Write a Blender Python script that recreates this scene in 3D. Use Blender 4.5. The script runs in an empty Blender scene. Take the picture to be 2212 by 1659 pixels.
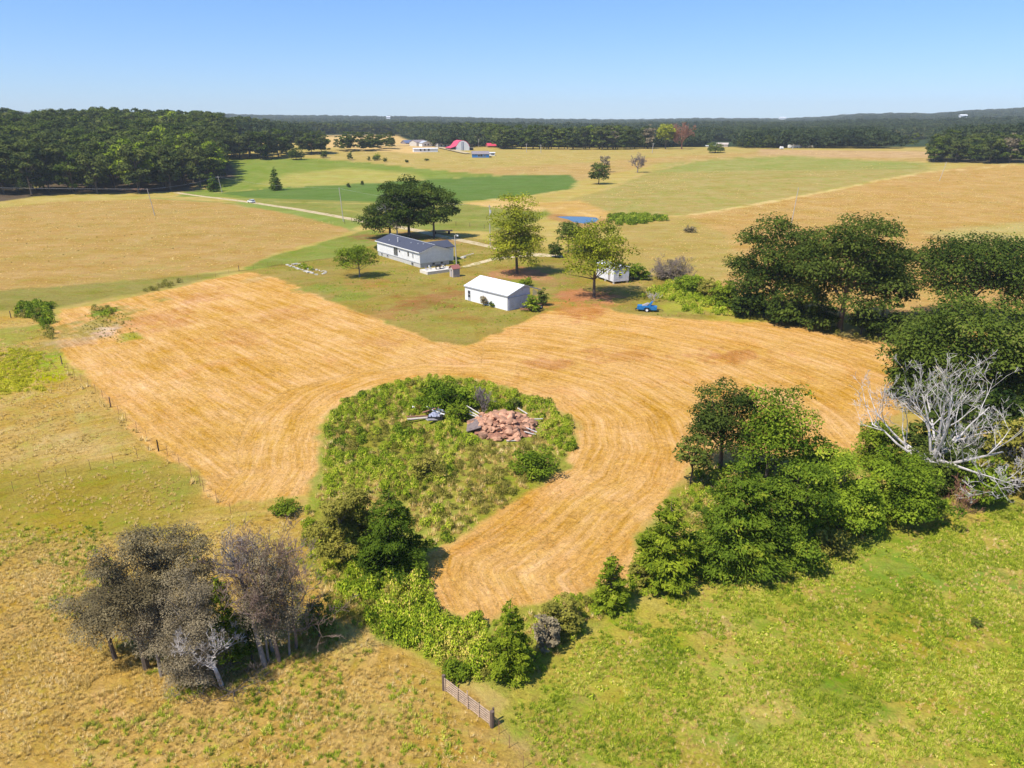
import bpy, math, random
import numpy as np
from mathutils import Vector

# ------------------------------------------------------------------ camera, sky, sun
S = bpy.context.scene
COL = S.collection
CAMZ = 36.0
F = 1580.0 / 2212.0                      # focal length / image width
PITCH = math.radians(19.66)
cp, sp = math.cos(PITCH), math.sin(PITCH)
cam = bpy.data.objects.new('camera', bpy.data.cameras.new('camera'))
COL.objects.link(cam)
cam.location = (0, 0, CAMZ)
cam.rotation_euler = (math.radians(90) - PITCH, 0, 0)
cam.data.sensor_fit = 'HORIZONTAL'; cam.data.sensor_width = 36; cam.data.lens = 36 * F
cam.data.clip_start = 0.5; cam.data.clip_end = 20000
S.camera = cam

SUN_EL, SHADOW_AZ = math.radians(57), math.radians(37.5)     # shadows run 40 deg left of +X axis towards +Y
w = bpy.data.worlds.new('World'); S.world = w; w.use_nodes = True
nt = w.node_tree; nt.nodes.clear()
sky = nt.nodes.new('ShaderNodeTexSky'); sky.sky_type = 'NISHITA'; sky.sun_disc = False
sky.sun_elevation = SUN_EL; sky.sun_rotation = math.radians(230)
sky.altitude = 300; sky.air_density = 1.0; sky.dust_density = 0.15; sky.ozone_density = 3.0
hs = nt.nodes.new('ShaderNodeHueSaturation'); hs.inputs['Saturation'].default_value = 1.1
bg = nt.nodes.new('ShaderNodeBackground'); bg.inputs[1].default_value = 0.12
wo = nt.nodes.new('ShaderNodeOutputWorld')
tint = nt.nodes.new('ShaderNodeMix'); tint.data_type = 'RGBA'; tint.blend_type = 'MULTIPLY'; tint.inputs[0].default_value = 1.0
tint.inputs[7].default_value = (0.97, 1.24, 1.74, 1)
gm = nt.nodes.new('ShaderNodeGamma'); gm.inputs[1].default_value = 0.74
nt.links.new(sky.outputs[0], gm.inputs[0]); nt.links.new(gm.outputs[0], tint.inputs[6]); nt.links.new(tint.outputs[2], hs.inputs['Color']); nt.links.new(hs.outputs[0], bg.inputs[0]); nt.links.new(bg.outputs[0], wo.inputs[0])
sl = bpy.data.lights.new('sun', 'SUN'); sl.energy = 5.0; sl.angle = math.radians(0.5); sl.color = (1.0, 0.94, 0.83)
so = bpy.data.objects.new('sun', sl); COL.objects.link(so)
ld = Vector((math.cos(SHADOW_AZ) * math.cos(SUN_EL), math.sin(SHADOW_AZ) * math.cos(SUN_EL), -math.sin(SUN_EL)))
so.rotation_euler = ld.to_track_quat('-Z', 'Y').to_euler(); so.location = (-50, -50, 150)
S.view_settings.view_transform = 'Standard'; S.view_settings.look = 'None'
S.view_settings.exposure = 0.35; S.view_settings.gamma = 1.0
S.view_settings.use_curve_mapping = False
S.render.engine = 'CYCLES'
HAZE_DENSITY = 0.0001

# ------------------------------------------------------------------ numeric helpers
def hash2(i, j, s):
    h = (i.astype(np.int64) * 374761393 + j.astype(np.int64) * 668265263 + s * 1442695041) & 0xffffffff
    h = ((h ^ (h >> 13)) * 1274126177) & 0xffffffff
    return ((h ^ (h >> 16)) & 0xffff) / 65535.0
def vnoise(x, y, sc, s=0):
    x = np.asarray(x, float) / sc; y = np.asarray(y, float) / sc
    i = np.floor(x); j = np.floor(y); fx = x - i; fy = y - j
    fx = fx * fx * (3 - 2 * fx); fy = fy * fy * (3 - 2 * fy)
    a = hash2(i, j, s); b = hash2(i + 1, j, s); c = hash2(i, j + 1, s); d = hash2(i + 1, j + 1, s)
    return (a * (1 - fx) + b * fx) * (1 - fy) + (c * (1 - fx) + d * fx) * fy
def fbm(x, y, sc, s=0, o=3):
    t = 0; a = 0.5; n = 0
    for k in range(o):
        t = t + a * vnoise(x, y, sc / 2 ** k, s + k * 17); n += a; a *= 0.5
    return t / n
def sstep(a, b, x):
    t = np.clip((x - a) / (b - a), 0, 1); return t * t * (3 - 2 * t)

# ------------------------------------------------------------------ terrain
AZU = np.array([-900, 0, 120, 230, 300, 400, 480, 560, 700, 850, 1000, 1106, 1300, 1500, 1700, 1780, 1850, 1960, 2010, 2080, 2212, 3200])
AZV = np.array([244, 246, 249, 247, 245, 248, 250, 252, 252, 253, 254, 256, 258, 256, 257, 254, 249, 247, 249, 244, 241, 240])
POND = None
def terrain(x, y):
    x = np.asarray(x, float); y = np.asarray(y, float)
    r = np.hypot(x, y); u = 1106 + 1580 * x / np.maximum(np.abs(y), 1) * 1.0 / (cp)
    u = np.where(y > 0, u, 1106)
    z = 0.35 * (fbm(x, y, 55, 5, 2) - 0.5) * sstep(60, 200, r)
    z = z + 12 * sstep(420, 760, r) + 3 * (fbm(x, y, 180, 9, 2) - .5) * sstep(300, 600, r)
    far = CAMZ + (265 - np.interp(u, AZU, AZV)) * 4500 / 1580 - 18 - 12
    z = z + far * (0.30 * sstep(900, 2300, r) + 0.70 * sstep(2300, 4500, r))
    z = z + 16 * (fbm(x, y, 700, 31, 3) - 0.5) * sstep(1000, 1900, r)
    z = z + 9 * np.exp(-(((x + 400) / 230) ** 2 + ((y - 800) / 240) ** 2))     # wooded rise on the left
    z = z + 10 * np.exp(-(((x - 560) / 160) ** 2 + ((y - 640) / 150) ** 2))     # right wood
    z = z + 4 * np.exp(-(((x - 190) / 160) ** 2 + ((y - 430) / 90) ** 2))       # swell of the right hay field
    z = z - 40 * sstep(4700, 6200, r)
    if POND is not None:
        z = z - 0.75 * sstep(0.6, -2.2, sdf(x, y, POND))
    return z
def ray(u, v):
    a = (u - 1106) / 1580; b = (829.5 - v) / 1580
    d = np.array([a, cp + b * sp, -sp + b * cp]); return d / np.linalg.norm(d)
def G(u, v):
    d = ray(u, v)
    t = 20 * 1.02 ** np.arange(300)
    z = CAMZ + t * d[2] - terrain(t * d[0], t * d[1])
    k = np.argmax(z < 0) if (z < 0).any() else len(t) - 1
    lo, hi = t[max(k - 1, 0)], t[k]
    for _ in range(22):
        m = (lo + hi) / 2
        if CAMZ + m * d[2] - float(terrain(m * d[0], m * d[1])) < 0: hi = m
        else: lo = m
    return Vector((hi * d[0], hi * d[1], CAMZ + hi * d[2]))
def fwd(p): return p[1] * cp - (p[2] - CAMZ) * sp
def pxm(p): return 1580 / fwd(p)                 # photo-view pixels per metre at a point
def height_to(p, vtop):                          # height above p's foot of the point seen at row vtop
    k = (829.5 - vtop) / 1580
    return p[1] * (k * cp - sp) / (cp + k * sp) + CAMZ - p[2]
def gz(x, y): return float(terrain(x, y))
def sdf(x, y, poly):
    d = np.full(np.shape(x), 1e18); ins = np.zeros(np.shape(x), bool)
    n = len(poly)
    for i in range(n):
        ax, ay = poly[i][0], poly[i][1]; bx, by = poly[(i + 1) % n][0], poly[(i + 1) % n][1]
        ex, ey = bx - ax, by - ay; wx, wy = x - ax, y - ay
        t = np.clip((wx * ex + wy * ey) / (ex * ex + ey * ey + 1e-12), 0, 1)
        d = np.minimum(d, (wx - ex * t) ** 2 + (wy - ey * t) ** 2)
        c = ((ay > y) != (by > y)) & (x < (bx - ax) * (y - ay) / ((by - ay) if by != ay else 1e-12) + ax)
        ins ^= c
    d = np.sqrt(d); return np.where(ins, -d, d)
def P(*pts): return [G(u, v) for u, v in pts]
def linedist(x, y, pts):
    d = np.full(np.shape(x), 1e18)
    for i in range(len(pts) - 1):
        ax, ay = pts[i][0], pts[i][1]; bx, by = pts[i + 1][0], pts[i + 1][1]
        ex, ey = bx - ax, by - ay; wx, wy = x - ax, y - ay
        t = np.clip((wx * ex + wy * ey) / (ex * ex + ey * ey + 1e-12), 0, 1)
        d = np.minimum(d, np.hypot(wx - ex * t, wy - ey * t))
    return d
POND_ = P((1192, 466), (1225, 464), (1260, 464.5), (1292, 467), (1298, 473), (1288, 479), (1262, 482.5), (1238, 479), (1226, 473), (1208, 469))
POND = [(p.x, p.y) for p in POND_]
def S2L(c):
    c = np.array(c) / 255.0
    return np.where(c <= 0.04045, c / 12.92, ((c + 0.055) / 1.055) ** 2.4)
KC = np.array([1.42, 1.47, 1.72])
def A(r, g, b): return tuple(np.clip(S2L((r, g, b)) / KC, 0, 0.8))   # albedo from the colour it shows in full sun

# ------------------------------------------------------------------ object helpers
def link(o, parent=None):
    COL.objects.link(o)
    if parent: o.parent = parent
    return o
def tag(o, label=None, cat=None, group=None, kind=None):
    if label: o['label'] = label
    if cat: o['category'] = cat
    if group: o['group'] = group
    if kind: o['kind'] = kind
    return o
def thing(name, label, cat, loc=(0, 0, 0), rz=0, group=None):
    o = bpy.data.objects.new(name, None); o.empty_display_size = 0.5
    link(o); o.location = loc; o.rotation_euler = (0, 0, rz)
    return tag(o, label, cat, group)
def mesh_np(name, V, Fc, mats, fa=None, mi=None, smooth=False):
    """V (n,3); Fc list of arrays or (m,k) array; fa: face attribute floats"""
    me = bpy.data.meshes.new(name)
    V = np.asarray(V, np.float32)
    if isinstance(Fc, np.ndarray):
        m, k = Fc.shape; loops = Fc.ravel(); starts = np.arange(m) * k
    else:
        lens = np.array([len(f) for f in Fc]); loops = np.array([i for f in Fc for i in f]); m = len(Fc)
        starts = np.concatenate([[0], np.cumsum(lens)[:-1]])
    me.vertices.add(len(V)); me.vertices.foreach_set('co', V.ravel())
    me.loops.add(len(loops)); me.loops.foreach_set('vertex_index', loops.astype(np.int32))
    me.polygons.add(m); me.polygons.foreach_set('loop_start', starts.astype(np.int32))
    for mt in (mats if isinstance(mats, (list, tuple)) else [mats]): me.materials.append(mt)
    if mi is not None: me.polygons.foreach_set('material_index', np.asarray(mi, np.int32))
    me.polygons.foreach_set('use_smooth', np.full(m, bool(smooth)))
    if fa is not None:
        at = me.attributes.new('rnd', 'FLOAT', 'FACE'); at.data.foreach_set('value', np.asarray(fa, np.float32))
    me.update(calc_edges=True)
    return me
class MB:
    """collects boxes, prisms and tubes into one mesh"""
    def __init__(s): s.v = []; s.f = []
    def poly(s, pts, faces):
        o = len(s.v); s.v += [tuple(p) for p in pts]; s.f += [tuple(i + o for i in f) for f in faces]; return s
    def box(s, x0, x1, y0, y1, z0, z1):
        return s.poly([(x0, y0, z0), (x1, y0, z0), (x1, y1, z0), (x0, y1, z0), (x0, y0, z1), (x1, y0, z1), (x1, y1, z1), (x0, y1, z1)],
                      [(0, 3, 2, 1), (4, 5, 6, 7), (0, 1, 5, 4), (1, 2, 6, 5), (2, 3, 7, 6), (3, 0, 4, 7)])
    def prism(s, prof, axis, a, b):
        """prof: list of 2-D points; axis 'x' -> (a..b, p, q); axis 'y' -> (p, a..b, q)"""
        n = len(prof)
        if axis == 'x': pts = [(a, p, q) for p, q in prof] + [(b, p, q) for p, q in prof]
        elif axis == 'y': pts = [(p, a, q) for p, q in prof] + [(p, b, q) for p, q in prof]
        else: pts = [(p, q, a) for p, q in prof] + [(p, q, b) for p, q in prof]
        return s.poly(pts, [tuple(range(n))[::-1], tuple(range(n, 2 * n))] + [(i, (i + 1) % n, n + (i + 1) % n, n + i) for i in range(n)])
    def tube(s, pts, rad, n=6):
        pts = [Vector(p) for p in pts]
        rad = rad if hasattr(rad, '__len__') else [rad] * len(pts)
        o = len(s.v)
        for i, p in enumerate(pts):
            d = (pts[min(i + 1, len(pts) - 1)] - pts[max(i - 1, 0)])
            d = d.normalized() if d.length > 1e-9 else Vector((0, 0, 1))
            a = d.cross(Vector((0.31, 0.17, 0.93)) if abs(d.z) < 0.9 else Vector((1, 0.1, 0))).normalized(); b = d.cross(a)
            for k in range(n):
                t = 2 * math.pi * k / n; s.v.append(tuple(p + (a * math.cos(t) + b * math.sin(t)) * rad[i]))
        for i in range(len(pts) - 1):
            for k in range(n):
                k2 = (k + 1) % n
                s.f.append((o + i * n + k, o + i * n + k2, o + (i + 1) * n + k2, o + (i + 1) * n + k))
        s.f.append(tuple(o + k for k in range(n))[::-1]); s.f.append(tuple(o + (len(pts) - 1) * n + k for k in range(n)))
        return s
    def mesh(s, name, mat, smooth=False):
        return mesh_np(name, np.array(s.v), s.f, mat, smooth=smooth)
    def build(s, name, mat, parent=None, smooth=False):
        return link(bpy.data.objects.new(name, s.mesh(name, mat, smooth)), parent)

# ------------------------------------------------------------------ materials
def newmat(name):
    m = bpy.data.materials.new(name); m.use_nodes = True
    t = m.node_tree; b = t.nodes['Principled BSDF']; return m, t, b
def nd(t, typ, **kw):
    n = t.nodes.new(typ)
    for k, v in kw.items():
        if k in n.inputs: n.inputs[k].default_value = v
        else: setattr(n, k, v)
    return n
def plain(name, col, rough=0.7, var=0.12, sc=3.0, bump=0.0, metal=0.0, dirt=None):
    m, t, b = newmat(name)
    tc = nd(t, 'ShaderNodeTexCoord')
    no = nd(t, 'ShaderNodeTexNoise', Scale=sc, Detail=6.0, Roughness=0.6)
    t.links.new(tc.outputs['Object'], no.inputs['Vector'])
    r = nd(t, 'ShaderNodeValToRGB')
    c = np.array(col[:3]); lo = c * (1 - var); hi = np.clip(c * (1 + var), 0, .95)
    if dirt is not None: lo = c * 0.35 + np.array(dirt) * 0.65
    r.color_ramp.elements[0].color = (*lo, 1); r.color_ramp.elements[1].color = (*hi, 1)
    r.color_ramp.elements[0].position = 0.3; r.color_ramp.elements[1].position = 0.6 if dirt is None else 0.48
    t.links.new(no.outputs[0], r.inputs[0]); t.links.new(r.outputs[0], b.inputs['Base Color'])
    b.inputs['Roughness'].default_value = rough; b.inputs['Metallic'].default_value = metal
    if bump:
        bp = nd(t, 'ShaderNodeBump', Strength=bump, Distance=0.05)
        t.links.new(no.outputs[0], bp.inputs['Height']); t.links.new(bp.outputs[0], b.inputs['Normal'])
    return m
def leafmat(name, c1, c2, c3=None, trans=0.25, wscale=0.25, up=0.55):
    """two greens mixed by leaf and by clump noise; c3 is an occasional odd leaf colour"""
    m = bpy.data.materials.new(name); m.use_nodes = True; t = m.node_tree; t.nodes.clear()
    at = nd(t, 'ShaderNodeAttribute', attribute_name='rnd')
    oi = nd(t, 'ShaderNodeObjectInfo')
    geo = nd(t, 'ShaderNodeNewGeometry')
    no = nd(t, 'ShaderNodeTexNoise', Scale=wscale, Detail=3.0)
    t.links.new(geo.outputs['Position'], no.inputs['Vector'])
    a1 = nd(t, 'ShaderNodeMath', operation='MULTIPLY_ADD'); t.links.new(no.outputs[0], a1.inputs[0]); a1.inputs[1].default_value = 1.3; a1.inputs[2].default_value = -0.65
    a2 = nd(t, 'ShaderNodeMath', operation='ADD'); t.links.new(a1.outputs[0], a2.inputs[0]); t.links.new(at.outputs['Fac'], a2.inputs[1])
    a3 = nd(t, 'ShaderNodeMath', operation='MULTIPLY_ADD'); t.links.new(oi.outputs['Random'], a3.inputs[0]); a3.inputs[1].default_value = 0.4; a3.inputs[2].default_value = -0.2
    a4 = nd(t, 'ShaderNodeMath', operation='ADD', use_clamp=True); t.links.new(a2.outputs[0], a4.inputs[0]); t.links.new(a3.outputs[0], a4.inputs[1])
    r = nd(t, 'ShaderNodeValToRGB')
    r.color_ramp.elements[0].color = (*c1, 1); r.color_ramp.elements[1].color = (*c2, 1)
    if c3 is not None:
        r.color_ramp.elements[1].position = 0.9
        e = r.color_ramp.elements.new(1.0); e.color = (*c3, 1)
    t.links.new(a4.outputs[0], r.inputs[0])
    df = nd(t, 'ShaderNodeBsdfDiffuse'); tr = nd(t, 'ShaderNodeBsdfTranslucent'); mx = nd(t, 'ShaderNodeMixShader'); mx.inputs[0].default_value = trans
    out = nd(t, 'ShaderNodeOutputMaterial')
    t.links.new(r.outputs[0], df.inputs[0]); t.links.new(r.outputs[0], tr.inputs[0])
    vm = nd(t, 'ShaderNodeVectorMath', operation='ADD'); t.links.new(geo.outputs['Normal'], vm.inputs[0]); vm.inputs[1].default_value = (0, 0, up)   # shading normals tilted upward to brighten leaves and blades
    vn = nd(t, 'ShaderNodeVectorMath', operation='NORMALIZE'); t.links.new(vm.outputs[0], vn.inputs[0]); t.links.new(vn.outputs[0], df.inputs['Normal'])
    t.links.new(df.outputs[0], mx.inputs[1]); t.links.new(tr.outputs[0], mx.inputs[2]); t.links.new(mx.outputs[0], out.inputs[0])
    return m
M = {}
M['oak'] = leafmat('oak_leaves', (.028, .050, .010), (.165, .205, .034), (.24, .24, .05))
M['oakdark'] = leafmat('dark_oak_leaves', (.020, .040, .009), (.135, .180, .026), (.20, .21, .045))
M['wood'] = leafmat('woodland_leaves', (.032, .050, .016), (.150, .175, .040), (.22, .22, .06), wscale=0.08)
M['far'] = leafmat('far_leaves', (.026, .042, .020), (.085, .110, .038), (.14, .13, .05), wscale=0.012)
M['locust'] = leafmat('locust_leaves', (.10, .135, .012), (.46, .46, .035), (.60, .50, .06))
M['cedar'] = leafmat('cedar_foliage', (.045, .085, .008), (.29, .35, .025), (.42, .42, .05), wscale=0.8)
M['cedardark'] = leafmat('dark_cedar_foliage', (.024, .052, .008), (.17, .245, .022), (.28, .32, .03), wscale=0.8)
M['shrub'] = leafmat('shrub_leaves', (.045, .090, .008), (.29, .38, .030), (.42, .43, .05), wscale=0.5)
M['bright'] = leafmat('bright_leaves', (.09, .14, .012), (.30, .37, .030), (.40, .40, .05), wscale=0.5)
M['scrag'] = leafmat('grey_green_leaves', (.13, .105, .055), (.38, .31, .165), (.50, .38, .24), wscale=0.6)
M['brown'] = leafmat('withered_twigs', (.15, .12, .075), (.42, .345, .21), (.54, .45, .31), wscale=0.6)
M['olive'] = leafmat('olive_brush_leaves', (.13, .135, .024), (.38, .34, .060), (.50, .38, .12), wscale=0.35, up=1.2)
M['weed'] = leafmat('weed_leaves', (.11, .19, .014), (.52, .60, .040), (.74, .60, .14), wscale=0.16, up=1.4)
M['yweed'] = leafmat('yellow_weed_leaves', (.30, .31, .02), (.66, .60, .04), (.7, .6, .1), up=1.8)
M['reed'] = leafmat('dry_grass_blades', (.42, .29, .07), (.90, .64, .22), (.92, .74, .38), wscale=0.2, up=2.4)
M['gblade'] = leafmat('green_grass_blades', (.09, .17, .012), (.56, .60, .050), (.80, .66, .18), wscale=0.14, up=1.8)
M['bark'] = plain('bark', (.10, .075, .055), .9, .4, 6, .4)
M['barkgrey'] = plain('grey_bark', (.22, .19, .17), .9, .35, 6, .4)
M['deadwood'] = plain('bleached_dead_wood', (.46, .42, .39), .85, .4, 1.2, .3)
M['white'] = plain('white_siding', (.76, .76, .75), .55, .08, .8)
M['whitemetal'] = plain('white_sheet_metal', (.80, .80, .80), .45, .04, 1.2)
M['oldmetal'] = plain('weathered_white_sheet_metal', (.62, .62, .66), .5, .2, 1.6, dirt=(.38, .34, .34))
M['lavender'] = plain('shade_tinted_metal', (.36, .37, .46), .5, .15, 2)  # white metal with the shed end wall's lavender shade put into its colour
M['trim'] = plain('grey_trim', (.40, .41, .43), .6, .1)
M['roofdark'] = plain('charcoal_shingles', (.050, .055, .080), .85, .25, 9, .3)
M['block'] = plain('concrete_block', (.46, .45, .42), .9, .15, 4, .3)
M['glass'] = plain('dark_glass', (.03, .035, .045), .15, .1)
M['concrete'] = plain('concrete', (.60, .55, .47), .9, .12, 2, .3)
M['redroof'] = plain('faded_red_shingles', (.30, .11, .09), .85, .2, 8, .3)
M['greywood'] = plain('grey_painted_boards', (.33, .30, .30), .85, .15, 5, .2)
M['tanwood'] = plain('weathered_tan_boards', (.48, .40, .34), .85, .15, 5, .2)
M['blue'] = plain('bright_blue_paint', (.012, .15, .38), .4, .2, 3)
M['black'] = plain('black_rubber_and_shade', (.02, .02, .02), .8, .2)  # also stands in for the shade inside the far barn's lean-tos
M['yellow'] = plain('yellow_paint', (.75, .47, .02), .5, .15, 4)
M['rust'] = plain('rusty_iron', (.25, .115, .07), .85, .4, 7, .4)
M['rock'] = plain('red_sandstone', (.35, .185, .11), .9, .45, .9, .5)
t_ = M['rock'].node_tree; b_ = t_.nodes['Principled BSDF']; src_ = b_.inputs['Base Color'].links[0].from_socket     # each rock has its own tone
oi_ = nd(t_, 'ShaderNodeObjectInfo'); hv_ = nd(t_, 'ShaderNodeHueSaturation'); mr_ = nd(t_, 'ShaderNodeMapRange'); mr_.inputs[3].default_value = .55; mr_.inputs[4].default_value = 1.6
t_.links.new(oi_.outputs['Random'], mr_.inputs[0]); t_.links.new(mr_.outputs[0], hv_.inputs['Value']); t_.links.new(src_, hv_.inputs['Color']); t_.links.new(hv_.outputs[0], b_.inputs['Base Color'])
M['palestone'] = plain('pale_stone', (.52, .48, .42), .9, .2, 2, .4)
M['pole'] = plain('weathered_pole_wood', (.42, .38, .33), .85, .15, 5)
M['galv'] = plain('galvanised_steel', (.55, .55, .55), .4, .08, 4)
M['gatewood'] = plain('sun_bleached_gate_rails', (.42, .30, .21), .85, .3, 4, .2)
M['gravel'] = plain('pale_gravel', (.62, .55, .44), .95, .2, 1.5, .4)
M['carpaint'] = plain('white_car_paint', (.75, .76, .78), .25, .03)
M['redmetal'] = plain('bright_red_roof_metal', (.62, .06, .11), .5, .1, .5)
M['bluewall'] = plain('blue_metal_wall', (.03, .16, .42), .5, .1, .5)
M['brownroof'] = plain('brown_grey_roof', (.24, .20, .20), .8, .15, .8)
M['slateroof'] = plain('blue_grey_roof', (.10, .13, .22), .7, .15, .8)
M['brownbark'] = plain('brown_dry_twigs', (.20, .135, .105), .9, .3, 3)
M['postwood'] = plain('dark_post_wood', (.12, .08, .06), .9, .3, 6)
M['twigs'] = plain('grey_brown_twigs', (.20, .155, .14), .9, .3, 3)

# ------------------------------------------------------------------ ground sheet
MOWN_PX = [(115, 700), (135, 668), (230, 655), (330, 632), (450, 605), (530, 588), (600, 598), (700, 650), (850, 703), (950, 738), (1010, 748),
           (1090, 715), (1180, 675), (1290, 662), (1400, 685), (1480, 690), (1560, 690), (1700, 700), (1830, 725), (1925, 745), (1940, 850), (1900, 950), (1850, 970),
           (1700, 985), (1520, 1000), (1450, 1060), (1400, 1130), (1370, 1200), (1290, 1265), (1160, 1310), (1050, 1345), (960, 1328), (928, 1250),
           (945, 1195), (1010, 1160), (1085, 1110), (1150, 1055), (1225, 1010), (1256, 960), (1250, 910), (1190, 862), (1110, 838), (1030, 818), (920, 812),
           (820, 830), (740, 862), (702, 900), (686, 955), (690, 1010), (655, 1072), (580, 1086), (500, 1092), (440, 1055), (340, 972), (240, 880), (155, 792)]
MOWN = [(p.x, p.y) for p in P(*MOWN_PX)]
def xy(pl): return [(p.x, p.y) for p in pl]
ROADPX = [(380, 416), (470, 428), (545, 437.5), (640, 452), (720, 466), (790, 479), (850, 488), (905, 499), (950, 510), (1020, 524), (1090, 540), (1150, 548), (1215, 553)]
def ground():
    a1 = np.radians(np.linspace(-39, 39, 560)); a0 = np.radians(np.linspace(-180, -39, 60))[:-1]; a2 = np.radians(np.linspace(39, 180, 60))[1:]
    az = np.concatenate([a0, a1, a2])
    r = np.concatenate([np.geomspace(0.5, 30, 14)[:-1], np.geomspace(30, 450, 440)[:-1], np.geomspace(450, 6400, 135)])
    R_, Z_ = np.meshgrid(r, az, indexing='ij')
    x = (R_ * np.sin(Z_)).ravel(); y = (R_ * np.cos(Z_)).ravel(); z = terrain(x, y)
    nr, na = len(r), len(az)
    i, j = np.meshgrid(np.arange(nr - 1), np.arange(na - 1), indexing='ij'); b = (i * na + j).ravel()
    Fc = np.stack([b, b + 1, b + na + 1, b + na], 1)
    # soft wobble of the field edges
    wx = x + (fbm(x, y, 6, 1) - .5) * 3.2 + (fbm(x, y, 1.6, 3, 2) - .5) * 1.2; wy = y + (fbm(x, y, 6, 2) - .5) * 3.2 + (fbm(x, y, 1.6, 4, 2) - .5) * 1.2
    col = np.tile(np.array(A(202, 176, 104)), (len(x), 1)); prm = np.tile(np.array([.45, .2, .0, .5]), (len(x), 1))
    mow = np.abs(x * .25 + y * .97)
    rr = np.hypot(x, y)
    def lay(pts, c, p=None, soft=1.0, px=True):
        nonlocal col, prm
        pl = xy(P(*pts)) if px else pts
        s = sdf(wx, wy, pl); sf = soft * .55 * (1 + rr / 320)
        m = sstep(sf, -sf, s)[:, None]
        col = col * (1 - m) + np.array(c) * m
        if p is not None: prm = prm * (1 - m) + np.array(p) * m
        return m[:, 0]
    def spot(u, v, w_, h_, c, amt=1.0, p=None):
        nonlocal col, prm
        q = G(u, v); rx = w_ / pxm(q); q2 = G(u, v - h_); ry = max((q2 - q).length, .5)
        d = np.hypot((wx - q.x) / rx, (wy - q.y) / ry)
        m = (sstep(1.15, .45, d + (fbm(x, y, rx * .7 + .5, 77, 3) - .5) * 1.1 + (fbm(x, y, max(1.6, rr.min() + rx * .12), 78, 3) - .5) * 1.6) * amt)[:, None]
        col = col * (1 - m) + np.array(c) * m
        if p is not None: prm = prm * (1 - m) + np.array(p) * m
    # far ground is wood floor
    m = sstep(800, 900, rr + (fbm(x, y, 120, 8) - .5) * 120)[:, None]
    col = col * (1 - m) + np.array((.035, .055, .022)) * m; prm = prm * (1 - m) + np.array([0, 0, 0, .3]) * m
    lay([(600, 343), (640, 328), (1000, 316), (1120, 326), (1440, 321), (1640, 323), (2030, 322), (2030, 345), (1400, 352), (1250, 390), (1000, 380), (700, 346)], A(198, 172, 104), (.4, .4, .3, .8), 2)
    lay([(660, 315), (680, 292), (860, 292), (905, 310), (960, 320), (900, 332)], A(226, 190, 130), (.1, .2, 0, .3), 2)
    lay([(870, 372), (1240, 352), (1640, 328), (2020, 336), (2010, 348), (1430, 352), (1300, 380), (1240, 392)], A(200, 166, 106), (.3, .5, .2, .8), 2)
    lay([(1640, 322), (2260, 322), (2260, 338), (1640, 335)], A(205, 170, 125), (.1, .3, 0, .4), 2)
    lay([(1180, 443), (1300, 412), (1400, 372), (1500, 345), (1700, 336), (1990, 350), (2010, 368), (1750, 418), (1480, 464), (1330, 475)], A(190, 168, 103), (.7, .4, .7, .9), 2)
    lay([(1440, 352), (1700, 336), (2000, 352), (2000, 366), (1700, 368), (1420, 372)], A(172, 166, 94), (.7, .3, .5, .8), 10)
    lay([(1480, 466), (1750, 421), (2010, 371), (2100, 358), (2400, 358), (2600, 900), (1960, 720), (1600, 640), (1450, 560), (1380, 500)], A(206, 165, 101), (.3, .55, .35, .9), 1.5)
    lay([(1330, 478), (1480, 466), (1560, 500), (1620, 580), (1500, 620), (1350, 560)], A(194, 166, 98), (.4, .4, .3, .9), 3)
    lay([(2000, 500), (2400, 460), (2400, 520), (2100, 540)], A(196, 176, 110), (.3, .3, .2, .5), 5)
    lay([(1170, 463), (1240, 458), (1320, 462), (1330, 476), (1300, 488), (1255, 492), (1200, 478)], A(196, 150, 98), (.3, .5, 0, .9), 2)
    # green fields
    lay([(380, 425), (500, 344), (560, 342), (690, 343), (800, 352), (980, 371), (1090, 378), (1150, 392), (990, 442), (700, 446), (480, 425)], A(146, 156, 70), (.7, .3, .2, .8), 1.2)
    lay([(620, 376), (750, 362), (900, 376), (900, 392), (740, 404), (560, 402)], A(188, 176, 98), (.5, .1, .0, .4), 6)
    lay([(470, 416), (620, 405), (850, 392), (1000, 383), (1130, 377), (1232, 378), (1250, 396), (1236, 408), (1130, 424), (985, 437), (800, 440), (600, 436)], A(112, 136, 64), (.45, .2, .5, .7), 1)
    lay([(480, 425), (610, 430), (820, 436), (1000, 440), (1110, 432), (1180, 445), (1190, 462), (1100, 500), (940, 500), (780, 476), (640, 450)], A(160, 156, 82), (.8, .3, .1, .9), 2)
    lay([(1000, 440), (1110, 428), (1190, 440), (1170, 458), (1080, 450)], A(222, 186, 122), (.1, .3, 0, .5), 2)
    lay([(1150, 440), (1250, 432), (1330, 465), (1320, 474), (1200, 462)], A(212, 172, 104), (.2, .5, 0, .5), 2)
    # left dry field + verges
    lay([(-500, 470), (0, 450), (120, 436), (330, 430), (470, 436), (620, 455), (740, 480), (762, 498), (700, 520), (600, 545), (530, 575), (380, 600), (0, 640), (-500, 680)], A(199, 161, 99), (.4, .45, .5, .9), 1.5)
    lay([(520, 585), (560, 562), (640, 540), (740, 512), (800, 496), (900, 510), (830, 545), (720, 560), (600, 575)], A(154, 158, 76), (.7, .3, .2, .9), 1)
    lay([(560, 438), (640, 452), (790, 482), (760, 496), (620, 462), (480, 434)], A(150, 160, 80), (.5, .1, 0, .5), 1.5)
    lay([(-500, 660), (0, 628), (200, 612), (400, 596), (520, 585), (330, 628), (200, 650), (110, 668), (0, 672), (-500, 700)], A(164, 152, 82), (.6, .3, .4, .9), 2)
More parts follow.
